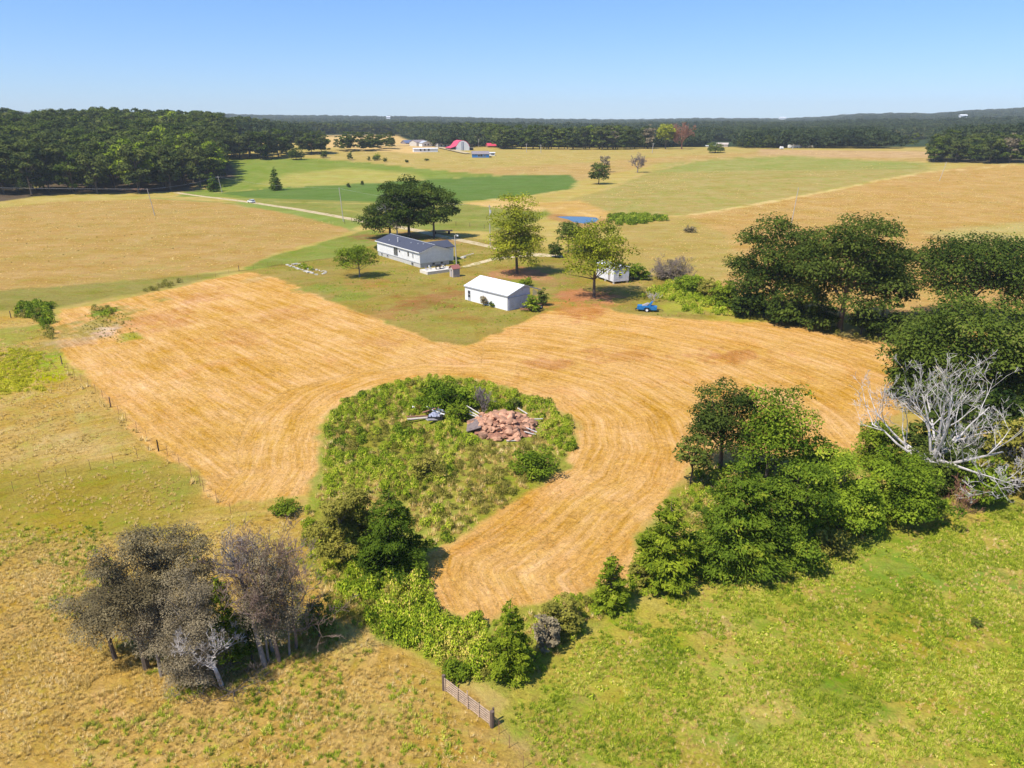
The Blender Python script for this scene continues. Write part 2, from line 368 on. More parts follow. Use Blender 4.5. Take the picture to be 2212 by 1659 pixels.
    # yard
    lay([(520, 588), (600, 572), (720, 556), (800, 530), (950, 505), (1250, 548), (1420, 596), (1500, 640), (1560, 690), (1420, 686), (1290, 662), (1190, 672), (1090, 716), (1010, 748), (950, 738), (850, 703), (700, 650), (600, 600)], A(176, 154, 82), (.65, .75, .0, 1.0), .8)
    # pasture on the left below the fence
    lay([(-600, 690), (100, 682), (150, 790), (240, 882), (340, 974), (440, 1057), (500, 1095), (640, 1085), (660, 1200), (760, 1330), (960, 1460), (1090, 1600), (1200, 1700), (1200, 2600), (-1200, 2600)], A(212, 174, 98), (.5, .12, .6, 1.0), .6)
    lay([(-300, 1010), (200, 1000), (380, 985), (470, 1070), (400, 1150), (100, 1190), (-300, 1200)], A(180, 158, 72), (.65, .15, .2, .9), 3)
    spot(40, 800, 150, 38, A(188, 186, 34), .95); spot(70, 770, 90, 24, A(150, 165, 45), .8); spot(20, 725, 120, 20, A(160, 165, 70), .7)
    spot(180, 950, 130, 40, A(206, 178, 116), .6)
    # right hand pasture
    lay([(2800, 1040), (2150, 1080), (1950, 1130), (1780, 1190), (1560, 1230), (1400, 1275), (1240, 1380), (1180, 1450), (1100, 1500), (1070, 1560), (1200, 1700), (1200, 2600), (3500, 2600)], A(198, 182, 86), (1.0, .25, .0, 1.0), .6)
    spot(2050, 1240, 260, 75, A(128, 158, 46), .6); spot(2150, 1500, 170, 120, A(140, 166, 44), .6); spot(1800, 1480, 160, 70, A(124, 152, 44), .6); spot(1650, 1600, 120, 60, A(150, 160, 56), .6); spot(1450, 1420, 110, 40, A(140, 158, 54), .6); spot(1950, 1330, 80, 30, A(120, 150, 40), .5); spot(2000, 1390, 110, 60, A(196, 176, 70), .6)
    spot(1750, 1320, 120, 50, A(195, 182, 88), .5); spot(2120, 1140, 120, 30, A(205, 180, 84), .7); spot(1480, 1560, 70, 14, A(214, 170, 130), .8)
    spot(1560, 1350, 60, 14, A(206, 172, 120), .5); spot(1260, 1500, 40, 30, A(212, 172, 120), .5); spot(1150, 1640, 120, 60, A(200, 165, 100), .6)
    # brush strip and island floor
    lay([(690, 1010), (702, 900), (820, 830), (1030, 818), (1190, 865), (1256, 950), (1225, 1010), (1085, 1110), (945, 1195), (928, 1250), (960, 1330), (1050, 1350), (1290, 1268), (1370, 1205), (1450, 1060),
         (1700, 985), (2212, 940), (2300, 1050), (2050, 1110), (1780, 1190), (1560, 1225), (1400, 1270), (1180, 1440), (1090, 1520), (960, 1450), (760, 1330), (660, 1180), (655, 1075)], A(176, 170, 78), (.8, .3, .0, .9), .4)
    # mown hay field
    s = sdf(wx, wy, MOWN); s0 = sdf(x, y, MOWN)
    m = sstep(.5, -.5, s)[:, None]
    mc = np.array(A(233, 181, 110)) ; col = col * (1 - m) + mc * m
    prm = prm * (1 - m) + np.array([.12, .75, 1.0, .9]) * m
    ICE = xy(P((690, 1010), (686, 955), (702, 900), (740, 862), (820, 830), (920, 812), (1030, 818), (1110, 838), (1190, 862), (1250, 910), (1256, 960), (1225, 1010), (1150, 1055), (1085, 1110), (1010, 1160), (945, 1195), (928, 1250), (960, 1328), (900, 1340), (660, 1200), (655, 1072)))
    dI = sdf(x, y, ICE); cI = G(985, 940)
    mow = np.where(s0 < 1, np.where((dI < 9 + 3 * np.sin(x * .1)) | (x > cI.x + 2), dI, x * .73 + y * .68), mow)
    gc = G(420, 1430)
    mow = np.where((s0 > 1) & (x < -8) & (rr < 130) & (sdf(x, y, MOWN) > .5) & (y < 125), np.hypot((x - gc.x), (y - gc.y)), mow)
    def streak(pts, wd, c, amt=.6):
        nonlocal col
        g_ = xy(P(*pts)); dd_ = linedist(wx, wy, g_); wd_ = wd * (1 + rr / 500)
        m_ = (sstep(wd_, wd_ * .3, dd_) * amt * sstep(.3, .5, fbm(x, y, 5, 66)))[:, None]; col = col * (1 - m_) + np.array(c) * m_
    streak([(1480, 466), (1750, 420), (2010, 371), (2212, 352)], 1.6, A(232, 200, 138), .8)
    streak([(1300, 412), (1400, 372), (1500, 347), (1700, 337), (1990, 349)], 2.0, A(216, 180, 124), .6)
    streak([(470, 416), (620, 405), (850, 392), (1000, 383), (1130, 377), (1232, 378)], 1.6, A(190, 176, 100), .8)
    streak([(1245, 395), (1236, 408), (1130, 424), (985, 437), (800, 440), (600, 436)], 1.6, A(208, 186, 116), .7)
    streak([(700, 446), (790, 462), (900, 470), (1000, 472), (1100, 480)], 1.2, A(200, 180, 104), .5)
    streak([(520, 585), (600, 572), (720, 556), (790, 540)], 1.0, A(140, 120, 66), .7)
    streak([(330, 428), (470, 437), (620, 457), (740, 482), (765, 498)], 1.6, A(150, 160, 80), .6)
    streak([(0, 560), (200, 540), (420, 530), (600, 520)], 2.0, A(196, 168, 100), .4); streak([(0, 610), (200, 592), (400, 575), (520, 560)], 2.0, A(190, 165, 95), .4)
    streak([(1205, 446), (1300, 470), (1480, 466)], 1.5, A(226, 188, 124), .7)
    streak([(60, 1355), (110, 1390), (190, 1480), (280, 1560), (400, 1620), (560, 1659)], .7, A(226, 184, 124), .8)
    streak([(0, 1340), (90, 1290), (200, 1240)], .6, A(222, 190, 140), .7); streak([(20, 1290), (120, 1240)], .5, A(222, 190, 140), .6)
    streak([(0, 880), (60, 850), (130, 850), (170, 900), (150, 960), (60, 1000)], .6, A(222, 190, 130), .6); streak([(0, 940), (80, 900), (110, 930), (80, 970)], .6, A(222, 190, 130), .6)
    for (u, v, a, b_, am) in [(430, 640, 60, 16, .5), (330, 690, 90, 20, .6), (520, 730, 60, 20, .4), (1190, 790, 60, 14, .7), (1580, 770, 110, 18, .75), (1340, 770, 90, 16, .5), (820, 740, 60, 14, .4), (600, 680, 80, 16, .4), (180, 700, 60, 30, .4)]:
        spot(u, v, a, b_, A(204, 138, 92), am * .8)
    for (u, v, a, b_, am) in [(860, 830, 130, 22, .6), (1800, 850, 90, 30, .6), (640, 930, 60, 40, .5), (1150, 860, 70, 10, .3), (400, 1020, 60, 30, .3)]:
        spot(u, v, a, b_, A(222, 168, 70), am * .7)
    spot(215, 700, 68, 38, A(178, 160, 84), .9); spot(245, 712, 40, 10, A(228, 196, 176), .8); spot(165, 735, 50, 14, A(224, 182, 150), .6)
    spot(285, 727, 35, 8, A(160, 165, 40), .8); spot(225, 672, 30, 12, A(130, 155, 50), .9)
    # dirt under the yard trees
    spot(1120, 592, 78, 14, A(196, 138, 100), 1.0, (.1, .6, 0, .8)); spot(1180, 605, 60, 14, A(198, 148, 106), .8)
    spot(1270, 640, 90, 16, A(202, 140, 100), 1.0, (.1, .6, 0, .8)); spot(1230, 668, 80, 22, A(214, 150, 96), .9); spot(790, 612, 70, 10, A(200, 146, 96), .6)
    spot(870, 512, 90, 12, A(170, 120, 88), .8); spot(960, 520, 60, 10, A(196, 150, 105), .8); spot(560, 600, 30, 8, A(200, 170, 110), .5)
    spot(900, 655, 70, 22, A(176, 120, 72), .8); spot(960, 640, 60, 20, A(180, 124, 76), .7); spot(1010, 690, 60, 16, A(184, 128, 80), .6); spot(830, 680, 70, 14, A(190, 140, 86), .6); spot(1060, 600, 60, 12, A(186, 140, 90), .7); spot(700, 622, 60, 10, A(150, 160, 76), .7); spot(760, 640, 45, 10, A(140, 160, 60), .6); spot(1000, 700, 60, 20, A(170, 165, 80), .6)
    spot(1350, 610, 40, 8, A(206, 168, 110), .8); spot(1470, 660, 80, 14, A(180, 178, 60), .8); spot(1560, 660, 60, 10, A(196, 186, 40), .8)
    spot(1700, 690, 160, 8, A(190, 180, 70), .7); spot(1130, 612, 30, 6, A(150, 160, 60), .8)
    # wood floors
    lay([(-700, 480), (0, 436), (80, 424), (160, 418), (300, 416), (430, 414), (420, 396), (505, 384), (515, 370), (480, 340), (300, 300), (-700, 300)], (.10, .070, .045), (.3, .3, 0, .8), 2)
    spot(68, 402, 26, 5, A(170, 160, 80), .9); spot(440, 404, 28, 5, A(200, 160, 110), .9)
    spot(300, 408, 90, 3, A(160, 112, 96), .5)
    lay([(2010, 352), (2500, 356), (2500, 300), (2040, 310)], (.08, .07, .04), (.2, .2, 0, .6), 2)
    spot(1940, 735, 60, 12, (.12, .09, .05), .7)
    me = mesh_np('ground', np.stack([x, y, z], 1), Fc, [], smooth=True)
    a = me.attributes.new('col', 'FLOAT_COLOR', 'POINT'); a.data.foreach_set('color', np.concatenate([col, np.ones((len(x), 1))], 1).astype(np.float32).ravel())
    a = me.attributes.new('prm', 'FLOAT_COLOR', 'POINT'); a.data.foreach_set('color', prm.astype(np.float32).ravel())
    a = me.attributes.new('mow', 'FLOAT', 'POINT'); a.data.foreach_set('value', mow.astype(np.float32))
    # material
    m = bpy.data.materials.new('field_ground'); m.use_nodes = True; t = m.node_tree; b = t.nodes['Principled BSDF']
    L = t.links.new
    ac = nd(t, 'ShaderNodeAttribute', attribute_name='col'); ap = nd(t, 'ShaderNodeAttribute', attribute_name='prm'); am = nd(t, 'ShaderNodeAttribute', attribute_name='mow')
    sepp = nd(t, 'ShaderNodeSeparateColor'); L(ap.outputs['Color'], sepp.inputs[0])
    geo = nd(t, 'ShaderNodeNewGeometry'); sx = nd(t, 'ShaderNodeSeparateXYZ'); L(geo.outputs['Position'], sx.inputs[0])
    def math_(op, a, b_=None, c=None, clamp=False):
        n = nd(t, 'ShaderNodeMath', operation=op, use_clamp=clamp)
        for k, q in enumerate((a, b_, c)):
            if q is None: continue
            if isinstance(q, (int, float)): n.inputs[k].default_value = q
            else: L(q, n.inputs[k])
        return n.outputs[0]
    def noise(vec, sc, det=4, rough=.55, dist=0.0):
        n = nd(t, 'ShaderNodeTexNoise', Scale=sc, Detail=float(det), Roughness=rough, Distortion=dist); L(vec, n.inputs['Vector']); return n.outputs[0]
    def ramp(fac, lo, hi):
        n = nd(t, 'ShaderNodeMapRange', clamp=True); L(fac, n.inputs[0]); n.inputs[1].default_value = lo; n.inputs[2].default_value = hi; return n.outputs[0]
    def mix(fac, a, b_, blend='MIX'):
        n = nd(t, 'ShaderNodeMix', data_type='RGBA', blend_type=blend)
        for k, q in ((0, fac), (6, a), (7, b_)):
            if isinstance(q, (int, float)): n.inputs[k].default_value = q
            elif isinstance(q, tuple): n.inputs[k].default_value = (*q, 1)
            else: L(q, n.inputs[k])
        return n.outputs[2]
    pos = geo.outputs['Position']
    cv = nd(t, 'ShaderNodeCombineXYZ'); L(math_('MULTIPLY', am.outputs['Fac'], 1.0), cv.inputs[0]); L(math_('MULTIPLY', sx.outputs[0], .07), cv.inputs[1]); L(math_('MULTIPLY', sx.outputs[1], .07), cv.inputs[2])
    st1 = ramp(noise(cv.outputs[0], 1.1, 3, .7), .34, .66)
    cv2 = nd(t, 'ShaderNodeCombineXYZ'); L(math_('MULTIPLY', am.outputs['Fac'], 3.2), cv2.inputs[0]); L(math_('MULTIPLY', sx.outputs[0], .35), cv2.inputs[1]); L(math_('MULTIPLY', sx.outputs[1], .35), cv2.inputs[2])
    st2 = ramp(noise(cv2.outputs[0], 1.0, 3, .7), .3, .7)
    big = ramp(noise(pos, .045, 5, .6), .3, .7); mid = ramp(noise(pos, .30, 5, .65), .28, .72); fine = ramp(noise(pos, 1.7, 6, .75, .8), .30, .70); vf = ramp(noise(pos, 6.0, 5, .8), .3, .7)
    base = ac.outputs['Color']
    g1 = math_('MULTIPLY', ramp(math_('ADD', math_('MULTIPLY', big, .5), math_('MULTIPLY', mid, .5)), .42, .70), sepp.outputs[0])
    c1 = mix(math_('MULTIPLY', g1, .62), base, mix(1.0, base, (.60, .93, .42), 'MULTIPLY'))
    g2 = math_('MULTIPLY', ramp(math_('ADD', math_('MULTIPLY', mid, .45), math_('MULTIPLY', fine, .55)), .50, .72), sepp.outputs[0])
    c2 = mix(math_('MULTIPLY', g2, .85), c1, mix(1.0, base, (.42, .70, .26), 'MULTIPLY'))
    cvx = nd(t, 'ShaderNodeCombineXYZ'); L(math_('MULTIPLY', sx.outputs[0], .035), cvx.inputs[0]); L(math_('MULTIPLY', sx.outputs[1], .16), cvx.inputs[1]); fs = ramp(noise(cvx.outputs[0], 1.0, 6, .72, .5), .32, .68)
    bn = noise(pos, .12, 5, .65, .8); m2 = ramp(noise(pos, .085, 6, .7, .6), .3, .7)
    b1 = math_('MULTIPLY', ramp(bn, .54, .70), sepp.outputs[1])
    c3 = mix(math_('MULTIPLY', b1, .45), c2, mix(1.0, base, (.92, .68, .62), 'MULTIPLY'))
    # bleached straw flecks and dark gaps between blades
    sm = math_('MULTIPLY', math_('SUBTRACT', math_('ADD', math_('MULTIPLY', st1, .6), math_('MULTIPLY', st2, .4)), .5), sepp.outputs[2])
    tot = math_('ADD', math_('MULTIPLY', math_('SUBTRACT', fine, .5), .85), math_('MULTIPLY', math_('SUBTRACT', vf, .5), .75))
    tot = math_('MULTIPLY', tot, math_('MULTIPLY_ADD', ap.outputs['Alpha'], .7, .15))
    tot = math_('ADD', tot, math_('MULTIPLY', math_('SUBTRACT', mid, .5), .26)); tot = math_('ADD', tot, math_('MULTIPLY', math_('SUBTRACT', m2, .5), .24)); tot = math_('ADD', tot, math_('MULTIPLY', math_('MULTIPLY', math_('SUBTRACT', fs, .5), math_('SUBTRACT', 1.0, sepp.outputs[2])), .26))
    tot = math_('ADD', tot, math_('MULTIPLY', sm, .44))
    br = math_('ADD', tot, 1.0)
    hsv = nd(t, 'ShaderNodeHueSaturation'); L(c3, hsv.inputs['Color']); L(br, hsv.inputs['Value'])
    L(math_('ADD', math_('MULTIPLY_ADD', sm, -.22, 1.0), math_('MULTIPLY', math_('SUBTRACT', .5, m2), .15)), hsv.inputs['Saturation'])
    L(hsv.outputs[0], b.inputs['Base Color']); b.inputs['Roughness'].default_value = 1.0
    b.inputs['Specular IOR Level'].default_value = 0.05
    bp = nd(t, 'ShaderNodeBump', Strength=.8, Distance=.12)
    hh = math_('ADD', math_('MULTIPLY', fine, math_('MULTIPLY_ADD', ap.outputs['Alpha'], 1.0, .1)), math_('MULTIPLY', st2, math_('MULTIPLY', sepp.outputs[2], .35)))
    L(math_('ADD', hh, math_('MULTIPLY', vf, .25)), bp.inputs['Height']); L(bp.outputs[0], b.inputs['Normal'])
    me.materials.append(m)
    tag(link(bpy.data.objects.new('ground', me)), kind='structure')
ground()

def strip(name, pts, widths, mat, lift, wob=0.0, seed=0):
    """a sheet that follows the terrain along a line of pixels"""
    g = [G(u, v) for u, v in pts]; fine = []
    for i in range(len(g) - 1):
        n = max(2, int((g[i + 1] - g[i]).length / 1.5))
        for k in range(n): fine.append((g[i].lerp(g[i + 1], k / n), widths[i] + (widths[i + 1] - widths[i]) * k / n))
    fine.append((g[-1], widths[-1]))
    rng = random.Random(seed); V = []; Fc = []; NC = 5
    for i, (p, wd) in enumerate(fine):
        d = fine[min(i + 2, len(fine) - 1)][0] - fine[max(i - 2, 0)][0]; nrm = Vector((-d.y, d.x, 0)).normalized()
        e0 = wd / 2 * (1 + rng.uniform(-wob, wob)); e1 = wd / 2 * (1 + rng.uniform(-wob, wob))
        for k in range(NC):
            o = -e0 + (e0 + e1) * k / (NC - 1); q = p + nrm * o
            V.append((q.x, q.y, gz(q.x, q.y) + lift - (0.03 if k in (0, NC - 1) else 0)))
    for i in range(len(fine) - 1):
        for k in range(NC - 1): Fc.append((i * NC + k, i * NC + k + 1, (i + 1) * NC + k + 1, (i + 1) * NC + k))
    o = link(bpy.data.objects.new(name, mesh_np(name, np.array(V), Fc, mat, smooth=True)))
    return tag(o, kind='structure')
def worn(name, col, ho, amount=.5, sc=.6):
    m = plain(name, col, .95, .15, 2, .4)
    t = m.node_tree; b = t.nodes['Principled BSDF']
    src = b.inputs['Base Color'].links[0].from_socket
    geo = nd(t, 'ShaderNodeNewGeometry'); no = nd(t, 'ShaderNodeTexNoise', Scale=sc, Detail=6.0, Roughness=.7); t.links.new(geo.outputs['Position'], no.inputs['Vector'])
    r = nd(t, 'ShaderNodeMapRange', clamp=True); t.links.new(no.outputs[0], r.inputs[0]); r.inputs[1].default_value = amount - .04; r.inputs[2].default_value = amount + .06
    mx = nd(t, 'ShaderNodeMix', data_type='RGBA'); t.links.new(r.outputs[0], mx.inputs[0]); t.links.new(src, mx.inputs[6]); mx.inputs[7].default_value = (*ho, 1)
    t.links.new(mx.outputs[2], b.inputs['Base Color']); return m
M['road'] = worn('gravel_road_surface', A(214, 194, 160), A(178, 160, 100), .55, .35)
M['track'] = worn('worn_gravel_track', A(232, 212, 180), A(176, 164, 92), .52, .5)
strip('gravel_road', ROADPX, [3.2, 3.4, 3.8, 4, 4, 4, 4, 4, 4, 3.6, 3.4, 3, 2.4], M['road'], .05, .06, 1)
strip('driveway', [(1215, 553), (1130, 552), (1065, 560), (1020, 572), (1000, 577)], [3, 3, 2.6, 2.2, 1.6], M['track'], .06, .15, 2)
strip('farm_lane', [(770, 318.5), (850, 315.3), (905, 314.2), (960, 315), (1005, 314), (1040, 316)], [6, 6, 6, 6, 7, 5], M['road'], .8, .05, 3)
strip('farm_driveway', [(945, 319), (975, 325), (1003, 331.3), (1012, 333)], [7, 7, 7, 6], M['road'], .8, .05, 4)
# pond
pm, t, b = newmat('pond_water'); b.inputs['Base Color'].default_value = (.02, .06, .11, 1); b.inputs['Roughness'].default_value = .06
b.inputs['IOR'].default_value = 1.33
no = nd(t, 'ShaderNodeTexNoise', Scale=1.2, Detail=4.0); bp = nd(t, 'ShaderNodeBump', Strength=.12, Distance=.05); t.links.new(no.outputs[0], bp.inputs['Height']); t.links.new(bp.outputs[0], b.inputs['Normal'])
c = sum((Vector((p[0], p[1], 0)) for p in POND), Vector()) / len(POND)
V = [(c.x + (p[0] - c.x) * 1.05, c.y + (p[1] - c.y) * 1.05, gz(c.x, c.y) + .45) for p in POND]
tag(link(bpy.data.objects.new('pond_water', mesh_np('pond_water', np.array(V), [tuple(range(len(V)))], pm))), kind='structure')

# ------------------------------------------------------------------ foliage generators
def leaves(C, N, size, rng, asp=.55, name='crown', mat=None, rnd=None, along=None):
    """diamond shaped, slightly folded leaf clumps at C facing N"""
    n = len(C); N = N / (np.linalg.norm(N, axis=1, keepdims=True) + 1e-9)
    q = rng.normal(size=(n, 3)) if along is None else along + rng.normal(size=(n, 3)) * .25
    T = q - N * (q * N).sum(1, keepdims=True); T /= np.linalg.norm(T, axis=1, keepdims=True) + 1e-9
    B = np.cross(N, T); s = (size * rng.uniform(.6, 1.35, n))[:, None]
    V = np.stack([C + T * s, C + B * s * asp + N * s * .18, C - T * s, C - B * s * asp + N * s * .18], 1).reshape(-1, 3)
    Fc = np.arange(4 * n).reshape(n, 4)
    r = rng.random(n) if rnd is None else rnd
    return mesh_np(name, V, Fc, mat, fa=r)
def rdirs(rng, n):
    d = rng.normal(size=(n, 3)); return d / np.linalg.norm(d, axis=1, keepdims=True)
def puffy(rng, W, H, z0, npuff, pr, nleaf, flat=.65, low=-.35, irr=.22, fill=.25, zc=.40, tone_w=.5):
    """puff centres over a lobed crown that stands on z0; returns centres, radii, leaf points, normals, rnd"""
    d = rdirs(rng, npuff * 4); d = d[d[:, 2] > low][:npuff]; k = len(d)
    f = 1 - irr * rng.random(k) ** 1.3 - (rng.random(k) < fill) * rng.uniform(.15, .5, k)
    az = np.arctan2(d[:, 1], d[:, 0])
    lob = 1 + (.12 * np.sin(2 * az + rng.uniform(0, 6)) + .12 * np.sin(3 * az + rng.uniform(0, 6))) * (1 - np.abs(d[:, 2]))
    hxy = np.where(d[:, 2] > 0, np.sqrt(1 - d[:, 2] ** 2) ** .75, 1 - .28 * np.abs(d[:, 2]) ** 1.5)                        # squarer shoulders than a ball
    c2_ = np.stack([np.cos(az), np.sin(az)], 1) * (hxy * f * lob * (W / 2 - pr * .55))[:, None]
    Cn = np.stack([c2_[:, 0], c2_[:, 1], z0 + H * zc + d[:, 2] * f * np.where(d[:, 2] > 0, H * (1 - zc) - pr * .55, H * zc - pr * .3)], 1)
    rad = pr * rng.uniform(.6, 1.35, k); tone = rng.random(k)
    idx = rng.choice(k, nleaf, p=rad ** 2 / (rad ** 2).sum()); e = rdirs(rng, nleaf); e[:, 2] = np.where(e[:, 2] < -.25, -e[:, 2] * .6, e[:, 2])
    rr = rad[idx] * (.45 + .6 * rng.random(nleaf) ** .6)
    Pt = Cn[idx] + e * rr[:, None] * np.array([1, 1, flat])
    Nn = e * .8 + np.array([0, 0, .55]) + rng.normal(size=(nleaf, 3)) * .45
    rnd = np.clip(tone_w * tone[idx] + (1 - tone_w) * rng.random(nleaf), 0, 1) * .9 + (rng.random(nleaf) < .03) * .1
    return Cn, rad, Pt, Nn, rnd
def limbs(mb, rng, base_r, hstem, targets, n=5, wig=.4, splits=True):
    tr = random.Random(int(rng.integers(1e6)))
    pts = [Vector((0, 0, -.3)), Vector((tr.uniform(-.1, .1) * hstem * .3, tr.uniform(-.1, .1) * hstem * .3, hstem * .45)), Vector((tr.uniform(-.1, .1) * hstem * .4, tr.uniform(-.1, .1) * hstem * .4, hstem))]
    mb.tube(pts, [base_r * 1.25, base_r * .85, base_r * .5], 7)
    for tg in targets:
        tg = Vector(tg); f = tr.uniform(.4, 1.0); st = pts[1].lerp(pts[2], max(0, (f - .45) / .55)) if f > .45 else pts[0].lerp(pts[1], f / .45)
        if tg.z < st.z * .8: st = pts[0].lerp(pts[1], .8)
        L_ = (tg - st).length; md = st.lerp(tg, .5) + Vector((tr.uniform(-1, 1), tr.uniform(-1, 1), tr.uniform(.0, 1))) * L_ * .12 * wig * 2
        r0 = base_r * tr.uniform(.28, .5); mb.tube([st, md, tg], [r0, r0 * .6, r0 * .18], n)
MC = {}
def tree_parts(kind, H, W, seed, leaf=.4, dens=1.0, mat=None, trunkfrac=.28, barkm='bark', stem=None, npuff=None, pr=None, vary=0.0):
    """returns (trunk mesh, crown mesh) with the tree standing on its origin"""
    rng = np.random.default_rng(seed); mb = MB()
    if kind in ('dome', 'open', 'bush'):
        z0 = H * (trunkfrac if kind != 'bush' else 0.0); Hc = H - z0
        pr = pr or (W * .15 if kind == 'dome' else W * .13); npuff = npuff or (70 if kind == 'dome' else 60)
        area = math.pi * W * (Hc * .8 + W * .25)
        nl = int(min(36000, area / (leaf * leaf * 1.1) * (3.6 if kind != 'open' else 2.0) * dens))
        Cn, rad, Pt, Nn, rnd = puffy(rng, W, Hc, z0, npuff, pr, nl, flat=.7 if kind == 'dome' else .8, low=-.85 if kind != 'bush' else -.95,
                                     irr=.22 if kind == 'dome' else .45, fill=.3 if kind == 'dome' else .4, zc=.44 if kind != 'bush' else .36)
        if kind == 'bush': Pt[:, 2] = np.maximum(Pt[:, 2], rng.uniform(0, .2, nl) * H * .4)
        k = min(len(Cn), 24 if kind == 'dome' else 34)
        limbs(mb, rng, stem or max(.06, W * .022), H * (.62 if kind != 'bush' else .5), Cn[:k], 5)
        cm = leaves(Pt, Nn, leaf * .62, rng, mat=M[mat], rnd=rnd)
    elif kind == 'cone':
        nl = int(min(26000, math.pi * W * .5 * math.hypot(H, W / 2) / (leaf * leaf * .8) * 4.2 * dens))
        nb = int(36 + H * 7)
        bz = rng.random(nb) ** 1.15; ba = rng.uniform(0, 2 * math.pi, nb)
        brad = (W / 2) * (1 - bz) ** .72 * rng.uniform(.75, 1.1, nb) * np.minimum(1, .72 + bz * 3) + .12
        idx = rng.choice(nb, nl, p=(brad ** 1.6) / (brad ** 1.6).sum()); f = rng.random(nl) ** .5
        spread = (.10 + .20 * (1 - bz[idx])) * W * .55 * (1.15 - f)
        out = np.stack([np.cos(ba[idx]), np.sin(ba[idx]), np.zeros(nl)], 1)
        Pt = out * (f * brad[idx])[:, None] + rng.normal(size=(nl, 3)) * spread[:, None] * np.array([1, 1, .45])
        Pt[:, 2] += bz[idx] * H * .93 + f * brad[idx] * .16 + .12
        Pt[:, 2] = np.maximum(Pt[:, 2], .05)
        Nn = out * .6 + np.array([0, 0, .8]) + rng.normal(size=(nl, 3)) * .45
        tone = rng.random(nb); rnd = np.clip(.45 * tone[idx] + .45 * rng.random(nl) + .15 * f - .05, 0, .99)
        cm = leaves(Pt, Nn, leaf * .8, rng, asp=.34, mat=M[mat], rnd=rnd, along=out + np.array([0, 0, .35]))
        mb.tube([(0, 0, -.3), (0, 0, H * .5), (0, 0, H * .93)], [stem or W * .03, W * .018, .02], 6)
        for q in range(14):
            z = H * (.08 + .055 * q); a = rng.uniform(0, 6.28); r_ = W * .36 * (1 - z / H); mb.tube([(0, 0, z), (math.cos(a) * r_, math.sin(a) * r_, z + r_ * .2)], [.05, .015], 4)
    return mb.mesh('trunk', M[barkm]), cm
def put(name, label, cat, loc, tm, cm, rz=0, group=None, sc=(1, 1, 1), extra=None):
    o = thing(name, label, cat, loc, rz, group); o.scale = sc
    link(bpy.data.objects.new('trunk', tm), o); link(bpy.data.objects.new('crown', cm), o)
    return o
def tree_px(name, label, ub, vb, vtop, wpx, kind, mat, seed, leaf, dens=1.0, group=None, cat='tree', **kw):
    p = G(ub, vb); H = height_to(p, vtop); W = wpx / pxm((p.x, p.y, p.z + H * .5))
    tm, cm = tree_parts(kind, H, W, seed, leaf, dens, mat, **kw)
    return put(name, label, cat, (p.x, p.y, p.z), tm, cm, group=group)

def deadtree(name, label, loc, H, W, seed, mat, levels=5, r0=.3, lean=(0, 0), nfirst=8, fork=.35, up=.35, twig=.012, kids=(3, 4), group=None, first=None, thick=.5):
    rng = random.Random(seed); mb = MB()
    def grow(p, d, L, r, lv):
        n = 3 if lv > 1 else 2; pts = [p]; rad = [r]; q = p.copy(); dd = d.copy()
        for i in range(n):
            dd = (dd + Vector((rng.uniform(-1, 1), rng.uniform(-1, 1), rng.uniform(-.7, 1))) * .24).normalized()
            q = q + dd * L / n; pts.append(q.copy()); rad.append(max(twig, r * (1 - .62 * (i + 1) / n)))
        mb.tube(pts, rad, 6 if lv > 3 else (5 if lv > 2 else 3))
        if lv <= 0: return
        for k in range(rng.randint(*kids)):
            f = rng.uniform(.3, 1); i = min(int(f * n), n - 1); st = pts[i].lerp(pts[i + 1], f * n - i)
            rd = Vector((rng.uniform(-1, 1), rng.uniform(-1, 1), rng.uniform(-.6, 1))).normalized()
            nd_ = (dd * .75 + rd * .75 + Vector((0, 0, up * .3))).normalized()
            grow(st, nd_, L * rng.uniform(.45, .70), max(twig, rad[i] * .56), lv - 1)
    top = Vector((lean[0], lean[1], H * fork)); mb.tube([(0, 0, -.3), tuple(top * .5 + Vector((.1, -.1, 0))), tuple(top)], [r0 * 1.3, r0, r0 * .85], 8)
    trunk_n = len(mb.v)
    for k in range(nfirst):
        a = 2 * math.pi * k / nfirst + rng.uniform(-.3, .3)
        el = (first[k % len(first)] if first else rng.uniform(.05, 1.3))
        d = Vector((math.cos(a) * math.cos(el), math.sin(a) * math.cos(el), math.sin(el)))
        L = (W / 2 * math.cos(el) + H * (1 - fork) * math.sin(el)) * .62
        grow(top + Vector((0, 0, rng.uniform(-.12, .02) * H)), d, L, r0 * thick * rng.uniform(.75, 1.2), levels - 1)
    o = thing(name, label, 'tree', loc, 0, group)
    V = np.array(mb.v); ft = [f for f in mb.f if max(f) < trunk_n]; fb = [tuple(i - trunk_n for i in f) for f in mb.f if min(f) >= trunk_n]
    link(bpy.data.objects.new('trunk', mesh_np('trunk', V[:trunk_n], ft, M[mat])), o)
    link(bpy.data.objects.new('branches', mesh_np('branches', V[trunk_n:], fb, M[mat])), o)
    return o

